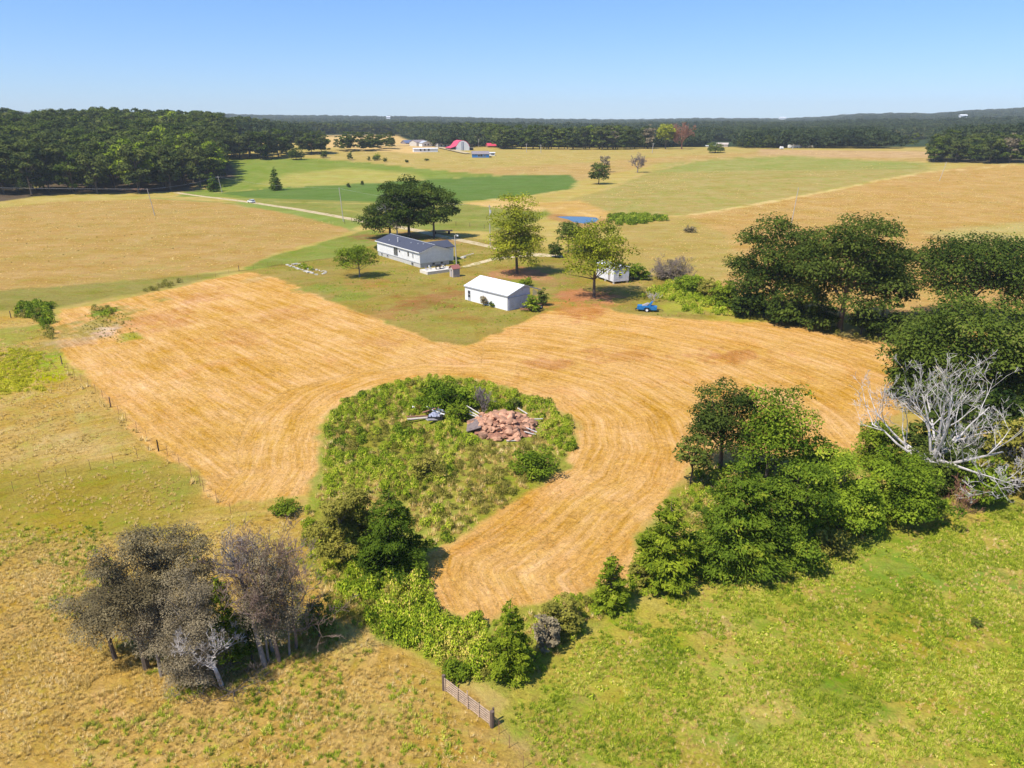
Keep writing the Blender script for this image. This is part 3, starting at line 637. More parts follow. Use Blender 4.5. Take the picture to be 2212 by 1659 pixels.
# ------------------------------------------------------------------ scattering of uncountable growth
def source_collection(name, meshes):
    c_ = bpy.data.collections.new(name)
    for i, me in enumerate(meshes):
        o = bpy.data.objects.new('%s_%02d' % (name, i), me); c_.objects.link(o)
    return c_
def scatter(name, xyz, scl, rot, src, n_src, seed=0):
    rng = np.random.default_rng(seed); n = len(xyz)
    me = bpy.data.meshes.new(name); me.vertices.add(n); me.vertices.foreach_set('co', np.asarray(xyz, np.float32).ravel())
    a = me.attributes.new('scl', 'FLOAT_VECTOR', 'POINT'); a.data.foreach_set('vector', np.asarray(scl, np.float32).ravel())
    a = me.attributes.new('rot', 'FLOAT_VECTOR', 'POINT'); a.data.foreach_set('vector', np.asarray(rot, np.float32).ravel())
    a = me.attributes.new('idx', 'INT', 'POINT'); a.data.foreach_set('value', rng.integers(0, n_src, n).astype(np.int32))
    o = link(bpy.data.objects.new(name, me)); o['kind'] = 'stuff'
    g = bpy.data.node_groups.new(name, 'GeometryNodeTree')
    g.interface.new_socket('Geometry', in_out='INPUT', socket_type='NodeSocketGeometry'); g.interface.new_socket('Geometry', in_out='OUTPUT', socket_type='NodeSocketGeometry')
    gi = g.nodes.new('NodeGroupInput'); go = g.nodes.new('NodeGroupOutput'); ip = g.nodes.new('GeometryNodeInstanceOnPoints')
    ci = g.nodes.new('GeometryNodeCollectionInfo'); ci.inputs['Collection'].default_value = src; ci.inputs['Separate Children'].default_value = True; ci.inputs['Reset Children'].default_value = True
    def na(nm, ty):
        q = g.nodes.new('GeometryNodeInputNamedAttribute'); q.data_type = ty; q.inputs['Name'].default_value = nm; return q.outputs['Attribute']
    L = g.links.new; L(gi.outputs[0], ip.inputs['Points']); L(ci.outputs[0], ip.inputs['Instance']); ip.inputs['Pick Instance'].default_value = True
    L(na('idx', 'INT'), ip.inputs['Instance Index']); L(na('rot', 'FLOAT_VECTOR'), ip.inputs['Rotation']); L(na('scl', 'FLOAT_VECTOR'), ip.inputs['Scale'])
    L(ip.outputs[0], go.inputs[0])
    md = o.modifiers.new('scatter', 'NODES'); md.node_group = g
    return o
def weedclump(seed, H, R, n, mat, leaf=.14, up=.5):
    rng = np.random.default_rng(seed); h = rng.random(n) ** .7
    r = R * np.sqrt(rng.random(n)) * (1 - .35 * h); a = rng.uniform(0, 6.28, n)
    Pt = np.stack([r * np.cos(a), r * np.sin(a), h * H * (1 - .3 * (r / R))], 1)
    N = np.stack([np.cos(a), np.sin(a), np.full(n, up)], 1) + rng.normal(size=(n, 3)) * .5
    return leaves(Pt, N, leaf, rng, asp=.42, name='clump', mat=M[mat], along=np.stack([np.cos(a) * .3, np.sin(a) * .3, np.ones(n)], 1))
def tuft(seed, L0, n, mat, spread=.6, wd=.03):
    rng = np.random.default_rng(seed); a = rng.uniform(0, 6.28, n); le = rng.uniform(.3, 1.1, n) * spread; L_ = L0 * rng.uniform(.6, 1.2, n)
    b = np.stack([rng.normal(size=n) * L0 * .22, rng.normal(size=n) * L0 * .22, np.zeros(n)], 1)
    tip = b + np.stack([np.cos(a) * np.sin(le), np.sin(a) * np.sin(le), np.cos(le)], 1) * L_[:, None]
    s = np.stack([-np.sin(a), np.cos(a), np.zeros(n)], 1) * wd
    V = np.stack([b - s, b + s, tip], 1).reshape(-1, 3)
    return mesh_np('tuft', V, np.arange(3 * n).reshape(n, 3), M[mat], fa=rng.random(n))
def pts_in(poly, dens, rng, px=True, mask=None):
    pl = xy(P(*poly)) if px else poly
    q = np.array(pl); lo = q.min(0); hi = q.max(0); n = int((hi[0] - lo[0]) * (hi[1] - lo[1]) * dens)
    x = rng.uniform(lo[0], hi[0], n); y = rng.uniform(lo[1], hi[1], n); k = sdf(x, y, pl) < 0
    x, y = x[k], y[k]
    if mask is not None: k = mask(x, y); x, y = x[k], y[k]
    return x, y
def scatter_poly(name, polys, dens, srcname, meshes_n, s0, s1, seed, mask=None, flatz=(.8, 1.3), soft=.8):
    rng = np.random.default_rng(seed); X = []; Y = []
    for pl in polys:
        x, y = pts_in(pl, dens, rng, mask=mask)
        k = rng.random(len(x)) < -sdf(x, y, xy(P(*pl))) / soft; X.append(x[k]); Y.append(y[k])
    x = np.concatenate(X); y = np.concatenate(Y); n = len(x)
    s = rng.uniform(s0, s1, n); scl = np.stack([s, s, s * rng.uniform(*flatz, n)], 1)
    rot = np.stack([rng.normal(size=n) * .12, rng.normal(size=n) * .12, rng.uniform(0, 6.28, n)], 1)
    print('scatter', name, n)
    return scatter(name, np.stack([x, y, terrain(x, y)], 1), scl, rot, SRC[srcname], meshes_n, seed)
SRC = {}
SRC['weed'] = source_collection('weed_source', [weedclump(i, .95, .55, 210, 'weed', .095) for i in range(6)])
SRC['shrubby'] = source_collection('bramble_source', [weedclump(20 + i, .8, .8, 220, 'shrub', .12) for i in range(5)])
SRC['olive'] = source_collection('brush_source', [weedclump(40 + i, .85, .6, 190, 'olive', .09) for i in range(5)])
SRC['yweed'] = source_collection('yellow_weed_source', [weedclump(90 + i, .5, .6, 120, 'yweed', .10, 1.2) for i in range(4)])
SRC['reed'] = source_collection('dry_tuft_source', [tuft(i, .5, 26, 'reed', .8, .025) for i in range(6)])
SRC['gb'] = source_collection('green_tuft_source', [tuft(60 + i, .3, 26, 'gblade', .95, .022) for i in range(6)])
SRC['lowweed'] = source_collection('low_weed_source', [weedclump(80 + i, .22, .3, 36, 'gblade', .10, 1.2) for i in range(5)])

ISLAND = [(695, 1010), (693, 955), (706, 905), (745, 868), (822, 836), (920, 818), (1030, 824), (1110, 845), (1185, 868), (1243, 912), (1250, 960), (1220, 1003), (1148, 1050), (1080, 1106), (1005, 1155), (940, 1195), (850, 1130), (730, 1110), (680, 1080)]
BRUSH = [(655, 1080), (700, 1130), (800, 1240), (930, 1200), (928, 1250), (960, 1330), (1050, 1350), (1060, 1440), (1080, 1500), (960, 1450), (860, 1390), (700, 1330), (640, 1200)]
HEDGE = [(1050, 1350), (1160, 1312), (1290, 1268), (1370, 1205), (1400, 1170), (1500, 1010), (1700, 990), (2212, 945), (2300, 1060), (2060, 1105), (1960, 1140), (1780, 1200), (1560, 1240), (1400, 1285), (1240, 1390), (1180, 1450), (1080, 1490)]
PILE = G(1085, 922); JUNK = G(935, 905)
def notpile(x, y): return (np.hypot((x - PILE.x) / 5.2, (y - PILE.y) / 5.6) > 1) & (np.hypot(x - JUNK.x, y - JUNK.y) > 2.6)
def patch(sc, s, lo): return lambda x, y: (fbm(x, y, sc, s) > lo)
scatter_poly('tall_weeds', [ISLAND], 2.0, 'weed', 6, .35, 1.1, 1, mask=lambda x, y: notpile(x, y) & (fbm(x, y, 9, 3) > .47))
scatter_poly('olive_brush', [ISLAND, BRUSH], 1.3, 'olive', 5, .3, .95, 2, mask=lambda x, y: notpile(x, y) & (fbm(x, y, 8, 13) > .46))
scatter_poly('bramble', [ISLAND], .5, 'shrubby', 5, .6, 1.2, 3, mask=lambda x, y: notpile(x, y) & (fbm(x, y, 7, 23) > .58))
scatter_poly('lush_weeds', [[(740, 1230), (900, 1200), (926, 1255), (962, 1330), (1050, 1348), (1070, 1430), (1030, 1480), (900, 1420), (790, 1370), (725, 1290)]], 4.0, 'weed', 6, .55, 1.3, 4, mask=patch(4, 40, .36))
scatter_poly('hedge_weeds', [HEDGE], .8, 'olive', 5, .4, .95, 5, mask=patch(6, 50, .42))
scatter_poly('hedge_undergrowth', [HEDGE, BRUSH], 1.5, 'weed', 6, .35, .95, 6, mask=patch(5, 60, .42))
scatter_poly('dry_grass_tufts', [ISLAND, BRUSH, HEDGE], 2.4, 'reed', 6, .5, 1.2, 7, mask=lambda x, y: notpile(x, y) & (fbm(x, y, 5, 70) > .36))
BLP = [(-120, 1120), (300, 1130), (640, 1100), (760, 1330), (960, 1460), (1080, 1590), (1180, 1720), (-200, 1720)]
scatter_poly('foreground_dry_grass', [BLP], 26.0, 'reed', 6, .25, .62, 8, mask=patch(4, 71, .28), soft=9)
scatter_poly('foreground_green_grass', [BLP], 6.0, 'gb', 6, .6, 1.2, 9, mask=patch(5, 72, .50), soft=6)
BRP = [(2350, 1060), (1960, 1140), (1780, 1200), (1560, 1240), (1400, 1285), (1240, 1390), (1180, 1450), (1090, 1540), (1180, 1720), (2400, 1720)]
scatter_poly('pasture_grass', [BRP], 26, 'gb', 6, .4, 1.0, 10, mask=patch(2.2, 73, .42), soft=2)
scatter_poly('pasture_weeds', [BRP], 2.6, 'lowweed', 5, .3, .95, 11, mask=patch(6, 74, .50), soft=2)
scatter_poly('pasture_straw', [BRP], 7, 'reed', 6, .22, .5, 12, mask=lambda x, y: fbm(x, y, 3, 75) < .52, soft=2)
scatter_poly('left_pasture_grass', [[(-250, 700), (105, 690), (150, 795), (240, 885), (340, 977), (440, 1060), (500, 1098), (640, 1090), (640, 1110), (300, 1135), (-200, 1130)]], 3.0, 'reed', 6, .3, .7, 13, mask=patch(6, 76, .40), soft=3)
scatter_poly('fence_line_weeds', [[(30, 662), (115, 660), (108, 690), (125, 750), (100, 740), (85, 700), (30, 690)], [(290, 634), (335, 618), (400, 606), (400, 612), (330, 633)], [(195, 668), (262, 660), (262, 678), (200, 682)]], 1.0, 'olive', 5, .6, 1.5, 14, soft=3)
scatter_poly('field_patch_weeds', [[(150, 705), (180, 672), (235, 655), (290, 680), (305, 718), (260, 742), (200, 735)]], 1.3, 'olive', 5, .12, .35, 19, mask=patch(6, 81, .46), soft=3)
scatter_poly('patch_green_weeds', [[(200, 690), (215, 672), (245, 662), (262, 672), (240, 690)], [(275, 735), (300, 722), (310, 728), (285, 742)]], 1.2, 'weed', 6, .3, .8, 27, soft=1.5)
scatter_poly('stubble_straw', [MOWN_PX], 1.1, 'reed', 6, .14, .34, 20, mask=lambda x, y: (np.hypot(x, y) < 150), soft=.3)
scatter_poly('yellow_weeds', [[(-60, 760), (80, 745), (120, 775), (110, 840), (0, 870), (-60, 860)]], 1.8, 'yweed', 4, .4, 1.0, 21, mask=patch(6, 82, .42), soft=3)
scatter_poly('pond_bank_reeds', [[(1300, 470), (1330, 466), (1420, 466), (1450, 476), (1400, 484), (1340, 488), (1310, 484)]], .5, 'shrubby', 5, .8, 2.6, 15, mask=patch(9, 95, .42), soft=5)
scatter_poly('corner_weeds', [[(36, 664), (70, 660), (116, 660), (108, 690), (118, 720), (95, 715), (70, 690), (36, 684)]], 1.2, 'shrubby', 5, .7, 1.7, 22, soft=1.5)
scatter_poly('stone_ring_weeds', [[(640, 574), (665, 576), (690, 582), (670, 586), (645, 580)]], 1.2, 'weed', 6, .6, 1.1, 23)
scatter_poly('brush_fill', [[(640, 1090), (700, 1010), (820, 1120), (940, 1195), (930, 1260), (900, 1260), (760, 1260), (690, 1230)]], 1.6, 'weed', 6, .5, 1.1, 24, mask=patch(6, 96, .4), soft=1.5)
scatter_poly('field_tussocks', [[(-300, 450), (330, 428), (740, 482), (530, 580), (0, 640), (-400, 660)], [(1480, 466), (2010, 371), (2400, 358), (2500, 800), (1960, 700), (1600, 600), (1340, 560)], [(1190, 443), (1400, 372), (1990, 350), (1480, 464)], [(620, 343), (1120, 328), (1640, 325), (2030, 324), (1400, 350), (1240, 376), (900, 366)]], .03, 'reed', 6, .8, 1.5, 25, mask=patch(40, 97, .40), flatz=(.4, .7), soft=10)
scatter_poly('field_weeds', [[(-300, 450), (330, 428), (740, 482), (530, 580), (0, 640), (-400, 660)], [(1480, 466), (2010, 371), (2400, 358), (2500, 800), (1960, 700), (1600, 600), (1340, 560)], [(1190, 443), (1400, 372), (1990, 350), (1480, 464)]], .012, 'olive', 5, .25, .6, 29, mask=patch(30, 99, .45), flatz=(.4, .7), soft=20)
scatter_poly('field_straw_tufts', [[(-300, 450), (330, 428), (740, 482), (530, 580), (0, 640), (-400, 660)], [(1480, 466), (1800, 410), (2300, 420), (2500, 800), (1960, 700), (1600, 600), (1340, 560)]], .15, 'reed', 6, .6, 1.1, 28, flatz=(.4, .8), soft=6)
scatter_poly('yard_tufts', [[(520, 588), (720, 558), (800, 532), (950, 507), (1250, 550), (1420, 598), (1560, 690), (1420, 684), (1290, 660), (1190, 670), (1090, 712), (1010, 745), (850, 700), (700, 648), (600, 600)]], .5, 'gb', 6, .5, 1.2, 26, mask=lambda x, y: (fbm(x, y, 7, 98) > .5))
scatter_poly('yard_edge_weeds', [[(1380, 640), (1440, 612), (1520, 600), (1600, 640), (1640, 690), (1520, 680), (1430, 668)]], .8, 'weed', 6, .8, 1.6, 16, mask=patch(8, 79, .4))
scatter_poly('wood_edge_weeds', [[(1560, 660), (1680, 680), (1830, 715), (1930, 740), (1930, 748), (1820, 728), (1680, 700), (1560, 688)]], .6, 'olive', 5, .6, 1.2, 17)
scatter_poly('left_fence_weeds', [[(130, 770), (150, 795), (240, 880), (340, 970), (440, 1055), (500, 1095), (495, 1105), (430, 1068), (330, 985), (225, 892), (135, 805)]], 1.6, 'reed', 6, .7, 1.5, 18)

# ------------------------------------------------------------------ rock pile and junk
def rockmesh(seed):
    import bmesh
    rng = np.random.default_rng(seed); bm = bmesh.new(); bmesh.ops.create_icosphere(bm, subdivisions=2 if seed % 2 else 1, radius=.72)
    cut = rdirs(rng, 5)
    for v in bm.verts:
        c_ = np.array(v.co)
        for q in cut:                                  # flat broken faces
            d = c_ @ q
            if d > .46: c_ = c_ - q * (d - .46) * .9
        v.co = Vector(c_ * rng.uniform(.94, 1.06))
    me = bpy.data.meshes.new('rock'); bm.to_mesh(me); bm.free(); me.materials.append(M['rock'])
    me.polygons.foreach_set('use_smooth', np.zeros(len(me.polygons), bool)); return me
rm = [rockmesh(i) for i in range(10)]
def rockpile():
    rng = random.Random(5)
    t = thing('rock_pile', 'heap of reddish brown sandstone rocks dumped in the weedy circle', 'rock pile', PILE)
    n = 0
    for i in range(240):
        a = rng.uniform(0, 6.28); r = rng.random() ** .6; x = math.cos(a) * r * 4.6; y = math.sin(a) * r * 4.6
        if x < -2.6 and y < 0: continue
        z = max(0, 1.5 * (1 - r ** 1.4)) * rng.uniform(.75, 1.1)
        o = link(bpy.data.objects.new('rock', rng.choice(rm)), t); s = rng.choice([.28, .4, .5, .62, .85]) * (1.15 - .3 * r)
        o.location = (x, y, z + s * .15); o.scale = (s * rng.uniform(.8, 1.6), s * rng.uniform(.7, 1.2), s * rng.uniform(.45, .8)); o.rotation_euler = (rng.uniform(-.5, .5), rng.uniform(-.5, .5), rng.uniform(0, 6.28))
    rg_ = np.random.default_rng(3); gx, gy = np.meshgrid(np.linspace(-1, 1, 17), np.linspace(-1, 1, 17), indexing='ij'); rd_ = np.hypot(gx, gy)
    Vm = np.stack([gx * 4.5, gy * 4.5, np.where(rd_ < 1, 1.25 * (1 - rd_ ** 1.6), -.2) + rg_.uniform(-.12, .12, gx.shape)], 2).reshape(-1, 3)
    ii, jj = np.meshgrid(np.arange(16), np.arange(16), indexing='ij'); b_ = (ii * 17 + jj).ravel(); keep_ = (rd_[:-1, :-1].ravel() < .98)
    link(bpy.data.objects.new('rubble', mesh_np('rubble', Vm, np.stack([b_, b_ + 17, b_ + 18, b_ + 1], 1)[keep_], M['rust'])), t)
    # broken boards in the pile
    for (x, y, z, rz, ln, tilt) in [(-4.4, 2.2, .9, -.55, 3.4, .12), (-4.0, 2.5, 1.0, -.7, 3.0, .2), (-3.8, 3.3, 1.0, -.8, 2.6, .15), (3.6, -2.6, .7, -.5, 1.5, .2), (3.4, -3.1, .5, -.5, 1.6, .05), (1.2, -4.6, .15, .1, 1.3, 0), (4.6, 1.4, .5, .1, 1.1, 0), (2.6, 4.4, .4, -.9, 2, .1)]:
        o = MB().box(-ln / 2, ln / 2, -.07, .07, -.03, .03).build('plank', M['deadwood'] if x > 0 else M['palestone'], t); o.location = (x, y, z); o.rotation_euler = (.2, tilt, rz)
    mb = MB(); rg = random.Random(3)
    for i in range(14): mb.box(-4.4 + i * .13, -4.28 + i * .13, -2.2 - i * .02, 1.4, .25 + i * .05, .33 + i * .05)
    mb.build('sheet', M['twigs'], t)
rockpile()
def junkpile():
    t = thing('junk_heap', 'small heap of torn white sheeting and splintered timber left of the rock pile', 'junk heap', JUNK); rng = random.Random(8)
    for (x, y, z, rz, ln, wd, tl, m) in [(-1.6, -.6, .35, .55, 3.4, .35, .12, 'tanwood'), (-1.9, -.2, .45, .5, 3.0, .22, .15, 'rust'), (-.3, .6, 1.0, .3, 2.2, .2, -.2, 'rust'), (.2, .9, 1.1, -.3, 2.4, .12, .1, 'white'),
                                         (.6, .2, .9, -.5, 2.2, .12, .15, 'white'), (1.3, .6, .8, -.2, 1.8, .1, 0, 'deadwood'), (0, -1.2, .4, .9, 1.8, .5, .3, 'greywood'), (1.2, -.1, .7, 1.1, 1.6, .1, .2, 'palestone')]:
        o = MB().box(-ln / 2, ln / 2, -wd / 2, wd / 2, -.05, .05).build('board', M[m], t); o.location = (x, y, z); o.rotation_euler = (.2, tl, rz)
    n = 11; V = []; Fc = []
    for i in range(n):
        for j in range(n):
            u, v = i / (n - 1) - .5, j / (n - 1) - .5
            V.append((u * 2.4 + .4, v * 1.6 - .1, .55 + .5 * math.cos(u * 3) * math.cos(v * 3) + rng.uniform(-.14, .14)))
    for i in range(n - 1):
        for j in range(n - 1):
            if rng.random() > .12: Fc.append((i * n + j, (i + 1) * n + j, (i + 1) * n + j + 1, i * n + j + 1))
    o = link(bpy.data.objects.new('sheeting', mesh_np('sheeting', np.array(V), Fc, M['lavender'])), t); o.scale = (.6, .6, .9)
    MB().box(-.6, 1.3, -.6, .5, 0, .5).build('debris', M['black'], t)
junkpile()
o = MB().prism([(-.45, 0), (.45, 0), (.15, .5), (-.1, .62)], 'y', -.05, .25).build('scrap_sheet', M['white']); p = G(893, 887); o.location = p; o.rotation_euler = (.2, .1, .4)
tag(o, 'small upright white scrap in the weeds left of the junk heap', 'scrap')

# ------------------------------------------------------------------ buildings
def frame(pt, ang, name, label, cat):
    """local +X runs along the gable (ang from world X), local +Y runs down the long side"""
    return thing(name, label, cat, (pt.x, pt.y, pt.z), ang)
def gable_roof(t, W, L, ze, zr, over, mat, th=.12, name='roof', ridge=.5):
    xr = W * ridge; sl0 = (zr - ze) / xr; sl1 = (zr - ze) / (W - xr)
    prof = [(-over, ze - over * sl0), (xr, zr), (W + over, ze - over * sl1), (W + over, ze - over * sl1 + th), (xr, zr + th * 1.15), (-over, ze - over * sl0 + th)]
    return MB().prism(prof, 'y', -over, L + over).build(name, mat, t)
# white house: wall corner nearest the camera at C
C = G(908, 579)
h = frame(C, math.radians(36), 'house', 'long white ranch house with charcoal roof on a block foundation', 'house')
HW, HL, HS, HE, HR = 9.0, 25.0, 1.15, 4.15, 5.55
MB().box(.08, HW - .08, .08, HL - .08, -.5, HS).build('foundation', M['block'], h)
MB().prism([(0, HS), (HW, HS), (HW, HE - .06), (HW / 2, HR - .07), (0, HE - .06)], 'y', 0, HL).build('wall', M['white'], h)
gable_roof(h, HW, HL, HE, HR, .38, M['roofdark'])
mb = MB(); sl = (HR - HE) / (HW / 2)
mb.box(-.46, -.385, -.40, HL + .40, HE - .38 * sl - .14, HE - .38 * sl + .10); mb.build('gutter', M['white'], h)
MB().box(-.03, 0, -.03, HL, HS - .06, HS + .05).build('sill_board', M['trim'], h)
def win(t, side, a0, a1, z0, z1, nm='window', fr='white', W=0, mull=0):
    """side 'l' = wall x=0 facing -X, 'g' = gable y=0 facing -Y"""
    f = MB(); q = .07
    def bx(m, p0, p1, b0, b1, c0, c1):
        if side == 'l': m.box(-c1, -c0, p0, p1, b0, b1)
        else: m.box(p0, p1, -c1, -c0, b0, b1)
    bx(f, a0 - q, a1 + q, z0 - q, z0, .0, .06); bx(f, a0 - q, a1 + q, z1, z1 + q, .0, .06); bx(f, a0 - q, a0, z0, z1, .0, .06); bx(f, a1, a1 + q, z0, z1, .0, .06)
    for k in range(mull): c_ = a0 + (a1 - a0) * (k + 1) / (mull + 1); bx(f, c_ - .03, c_ + .03, z0, z1, .0, .055)
    o = f.build(nm, M[fr], t); g_ = MB(); bx(g_, a0, a1, z0, z1, .003, .02); g_.build('pane', M['glass'], o); return o
win(h, 'l', 12.4, 14.6, 1.5, 3.6, 'sliding_door', 'trim', mull=1)
win(h, 'l', 10.9, 11.6, 2.6, 3.2); win(h, 'l', 5.9, 6.7, 2.2, 3.4); win(h, 'l', 3.5, 3.95, 2.1, 3.3)
win(h, 'l', 3.9, 4.7, .2, .85, 'basement_window', 'trim'); win(h, 'g', 3.6, 4.4, .45, .95, 'basement_window', 'trim'); win(h, 'g', 6.2, 6.9, .45, .95, 'basement_window', 'trim')
win(h, 'l', 18.5, 19.1, .45, .85, 'foundation_vent', 'trim'); win(h, 'l', 22.0, 22.6, .45, .85, 'foundation_vent', 'trim')
MB().tube([(1.7, 15.2, HE + .3), (1.7, 15.2, HE + 1.7)], .16, 10).tube([(1.7, 15.2, HE + 1.7), (1.7, 15.2, HE + 1.85)], [.26, .22], 10).build('chimney_pipe', M['galv'], h)
for x_, y_ in ((2.8, 9.5), (3.1, 6.2), (3.6, 4.2), (1.4, 19.8)): MB().box(x_ - .15, x_ + .15, y_ - .15, y_ + .15, HE + x_ * sl, HE + x_ * sl + .3).build('roof_vent', M['trim'], h)
lap = MB()
for i in range(11): lap.box(-.022, -.002, .02, HL - .02, 1.3 + i * .25, 1.325 + i * .25); lap.box(.02, HW - .02, -.022, -.002, 1.3 + i * .25, 1.325 + i * .25)
o = lap.build('siding_lap', M['trim'], h); o['kind'] = 'stuff'
MB().box(-.06, .06, -.06, -.001, HS, HE - .1).box(HW - .06, HW + .06, -.06, -.001, HS, HE - .1).build('corner_board', M['white'], h)
MB().prism([(-.40, HE - .30), (HW / 2, HR - .16), (HW + .40, HE - .30), (HW + .40, HE - .14), (HW / 2, HR - .01), (-.40, HE - .14)], 'y', -.42, -.385).build('gable_trim', M['white'], h)
mb = MB(); mb.box(HW / 2 - .12, HW / 2 + .12, -.3, HL + .3, HR + .14, HR + .2); mb.build('ridge_cap', M['trim'], h)
# rear porch roof
MB().box(HW, HW + 4, 4.4, 4.6, -.2, 3.7).box(HW, HW + 4, 11.4, 11.6, -.2, 3.7).box(HW + 3.8, HW + 4, 4.6, 11.4, -.2, 3.7).build('porch_wall', M['white'], h)
MB().prism([(4.1, 3.75), (8, 5.05), (11.9, 3.75), (11.9, 3.9), (8, 5.22), (4.1, 3.9)], 'x', HW - 2.6, HW + 4.4).build('porch_roof', M['roofdark'], h)
# steps and patio slab by the gable
hc = math.cos(math.radians(36)); hs_ = math.sin(math.radians(36))
pc = G(947, 587)
sb = thing('patio', 'raised pale concrete patio slab in front of the house gable', 'patio', (pc.x, pc.y, pc.z), math.radians(36))
MB().prism([(-4.3, -2.0), (3.8, -2.0), (3.8, 2.0), (-4.3, 2.0)], 'z', -.3, .75).build('slab', M['concrete'], sb)
rg = random.Random(2)
pcl = [p_ for p_ in [(-2.8, .2), (-.2, -.3), (1.2, .6)]]
def chair(dx, dy, rz, mat, lab):
    q = sb.matrix_basis @ Vector((dx, dy, .75))
    t_ = thing('patio_chair', lab, 'chair', tuple(q), rz, 'chairs on the patio')
    MB().box(-.28, .28, -.28, .28, .42, .48).build('seat', M[mat], t_); MB().box(-.28, .28, .24, .3, .48, 1.0).build('backrest', M[mat], t_)
    for a_ in (-.25, .25):
        for b_ in (-.25, .25): MB().box(a_ - .025, a_ + .025, b_ - .025, b_ + .025, 0, .42).build('leg', M[mat], t_)
chair(-3.3, .3, .6, 'greywood', 'grey chair at the left end of the concrete patio')
chair(-1.9, .9, 2.2, 'galv', 'pale metal chair beside the grey chair on the patio')
chair(2.4, .9, -1.4, 'black', 'black chair at the right end of the concrete patio')
q = sb.matrix_basis @ Vector((-.3, -.4, .75)); gr = thing('barbecue_grill', 'dark barbecue grill in the middle of the concrete patio', 'grill', tuple(q), .5)
MB().prism([(-.35, .7), (.35, .7), (.38, .95), (.2, 1.25), (-.2, 1.25), (-.38, .95)], 'x', -.65, .65).build('body', M['black'], gr)
for a_ in (-.55, .55): MB().box(a_ - .04, a_ + .04, -.3, .3, 0, .72).build('leg', M['black'], gr)
MB().box(.68, 1.15, -.25, .25, .85, .9).build('side_shelf', M['rust'], gr)
q = sb.matrix_basis @ Vector((1.0, .2, .75)); tb = thing('patio_table', 'low pale table right of the grill on the patio', 'table', tuple(q), .4)
MB().box(-.7, .7, -.45, .45, .66, .72).build('tabletop', M['palestone'], tb)
for a_ in (-.6, .6):
    for b_ in (-.35, .35): MB().box(a_ - .03, a_ + .03, b_ - .03, b_ + .03, 0, .66).build('leg', M['galv'], tb)
# outhouse
C = G(979, 599.5)
k = frame(C, math.radians(38), 'garden_shed', 'tiny grey board shed with faded red gable roof beside the patio', 'shed')
OW, OL = 2.0, 1.55        # x: side wall length, y: front (door) width
mbx = MB()
mbx.prism([(0, 0), (OL, 0), (OL, 2.15), (OL / 2, 2.85), (0, 2.15)], 'x', 0, OW).build('wall', M['tanwood'], k)
MB().box(.02, OW - .02, -.03, 0, .55, 2.1).build('side_panel', M['greywood'], k)
MB().prism([(-.22, 2.0), (OL / 2, 2.86), (OL + .22, 2.0), (OL + .22, 2.09), (OL / 2, 2.97), (-.22, 2.09)], 'x', -.25, OW + .2).build('roof', M['redroof'], k)
d_ = MB().box(-.04, 0, .45, 1.1, .1, 1.95).build('door', M['greywood'], k)
MB().box(-.06, -.042, .6, .95, 1.55, 1.8).build('vent', M['black'], d_)
# big white metal shed
C = G(1097, 671.5)
s_ = frame(C, math.radians(43), 'metal_shed', 'white metal farm shed with gable roof and ribbed end wall', 'shed')
SW, SL, SE, SR = 9.1, 13.6, 3.15, 4.65
MB().prism([(0, -.3), (6.2, -.3), (6.2, 4.0), (SW / 2, SR - .1), (0, SE - .02)], 'y', 0.02, SL).build('wall', M['whitemetal'], s_)
MB().box(6.25, SW - .05, 4.5, SL, -.3, SE - .05).build('lean_to_wall', M['oldmetal'], s_)
gable_roof(s_, SW, SL, SE, SR, .16, M['whitemetal'], .07)
MB().box(-.24, -.165, -.18, SL + .18, SE - .22, SE - .02).build('fascia', M['trim'], s_)
MB().box(-.06, .0, -.01, .06, -.1, SE - .1).build('corner_trim', M['trim'], s_)
MB().prism([(-.18, SE - .22), (SW / 2, SR - .16), (SW + .18, SE - .22), (SW + .18, SE - .08), (SW / 2, SR - .02), (-.18, SE - .08)], 'y', -.21, -.165).build('gable_trim', M['trim'], s_)
MB().prism([(.02, -.1), (6.15, -.1), (6.15, 4.0), (SW / 2, SR - .2), (.02, SE - .15)], 'y', -.016, .012).build('end_panel', M['lavender'], s_)  # darker sheet behind the ribs, the wall's shade given by its colour
for i in range(31):                                                   # ribs of the sheet metal end wall
    x_ = .1 + i * .2
    top = (SE + (SR - SE) * min(x_, SW - x_) / (SW / 2)) - .12
    lo = -.1 if x_ > 4.4 else 2.68
    if x_ < 6.1: MB().box(x_, x_ + .07, -.035, .018, lo, min(top, 3.95)).build('rib', M['oldmetal'], s_)
dr = MB().box(.12, 4.35, -.12, -.05, .0, 2.55).build('sliding_door', M['lavender'], s_)  # door carries the same painted shade as the end wall
sm_ = MB(); a_r = math.atan2(SR - SE, SW / 2)
for i in range(15):
    y_ = .3 + i * .93; e_ = .075
    sm_.poly([(-.15, y_, SE - .05 + e_), (SW / 2, y_, SR + e_), (SW / 2, y_ + .07, SR + e_), (-.15, y_ + .07, SE - .05 + e_), (-.15, y_, SE - .05 + e_ + .05), (SW / 2, y_, SR + e_ + .05), (SW / 2, y_ + .07, SR + e_ + .05), (-.15, y_ + .07, SE - .05 + e_ + .05)], [(0, 3, 2, 1), (4, 5, 6, 7), (0, 1, 5, 4), (1, 2, 6, 5), (2, 3, 7, 6), (3, 0, 4, 7)])
o = sm_.build('roof_seam', M['trim'], s_); o['kind'] = 'stuff'
for i in range(20): MB().box(.18 + i * .21, .25 + i * .21, -.155, -.12, .02, 2.52).build('rib', M['oldmetal'], dr)
MB().box(.05, 6.1, -.17, -.04, 2.58, 2.68).build('door_track', M['trim'], s_)
for x_, y_ in ((8.95, .1), (8.95, 4.4), (6.3, .1)): MB().box(x_ - .07, x_ + .07, y_ - .07, y_ + .07, -.2, SE - .2).build('post', M['pole'], s_)
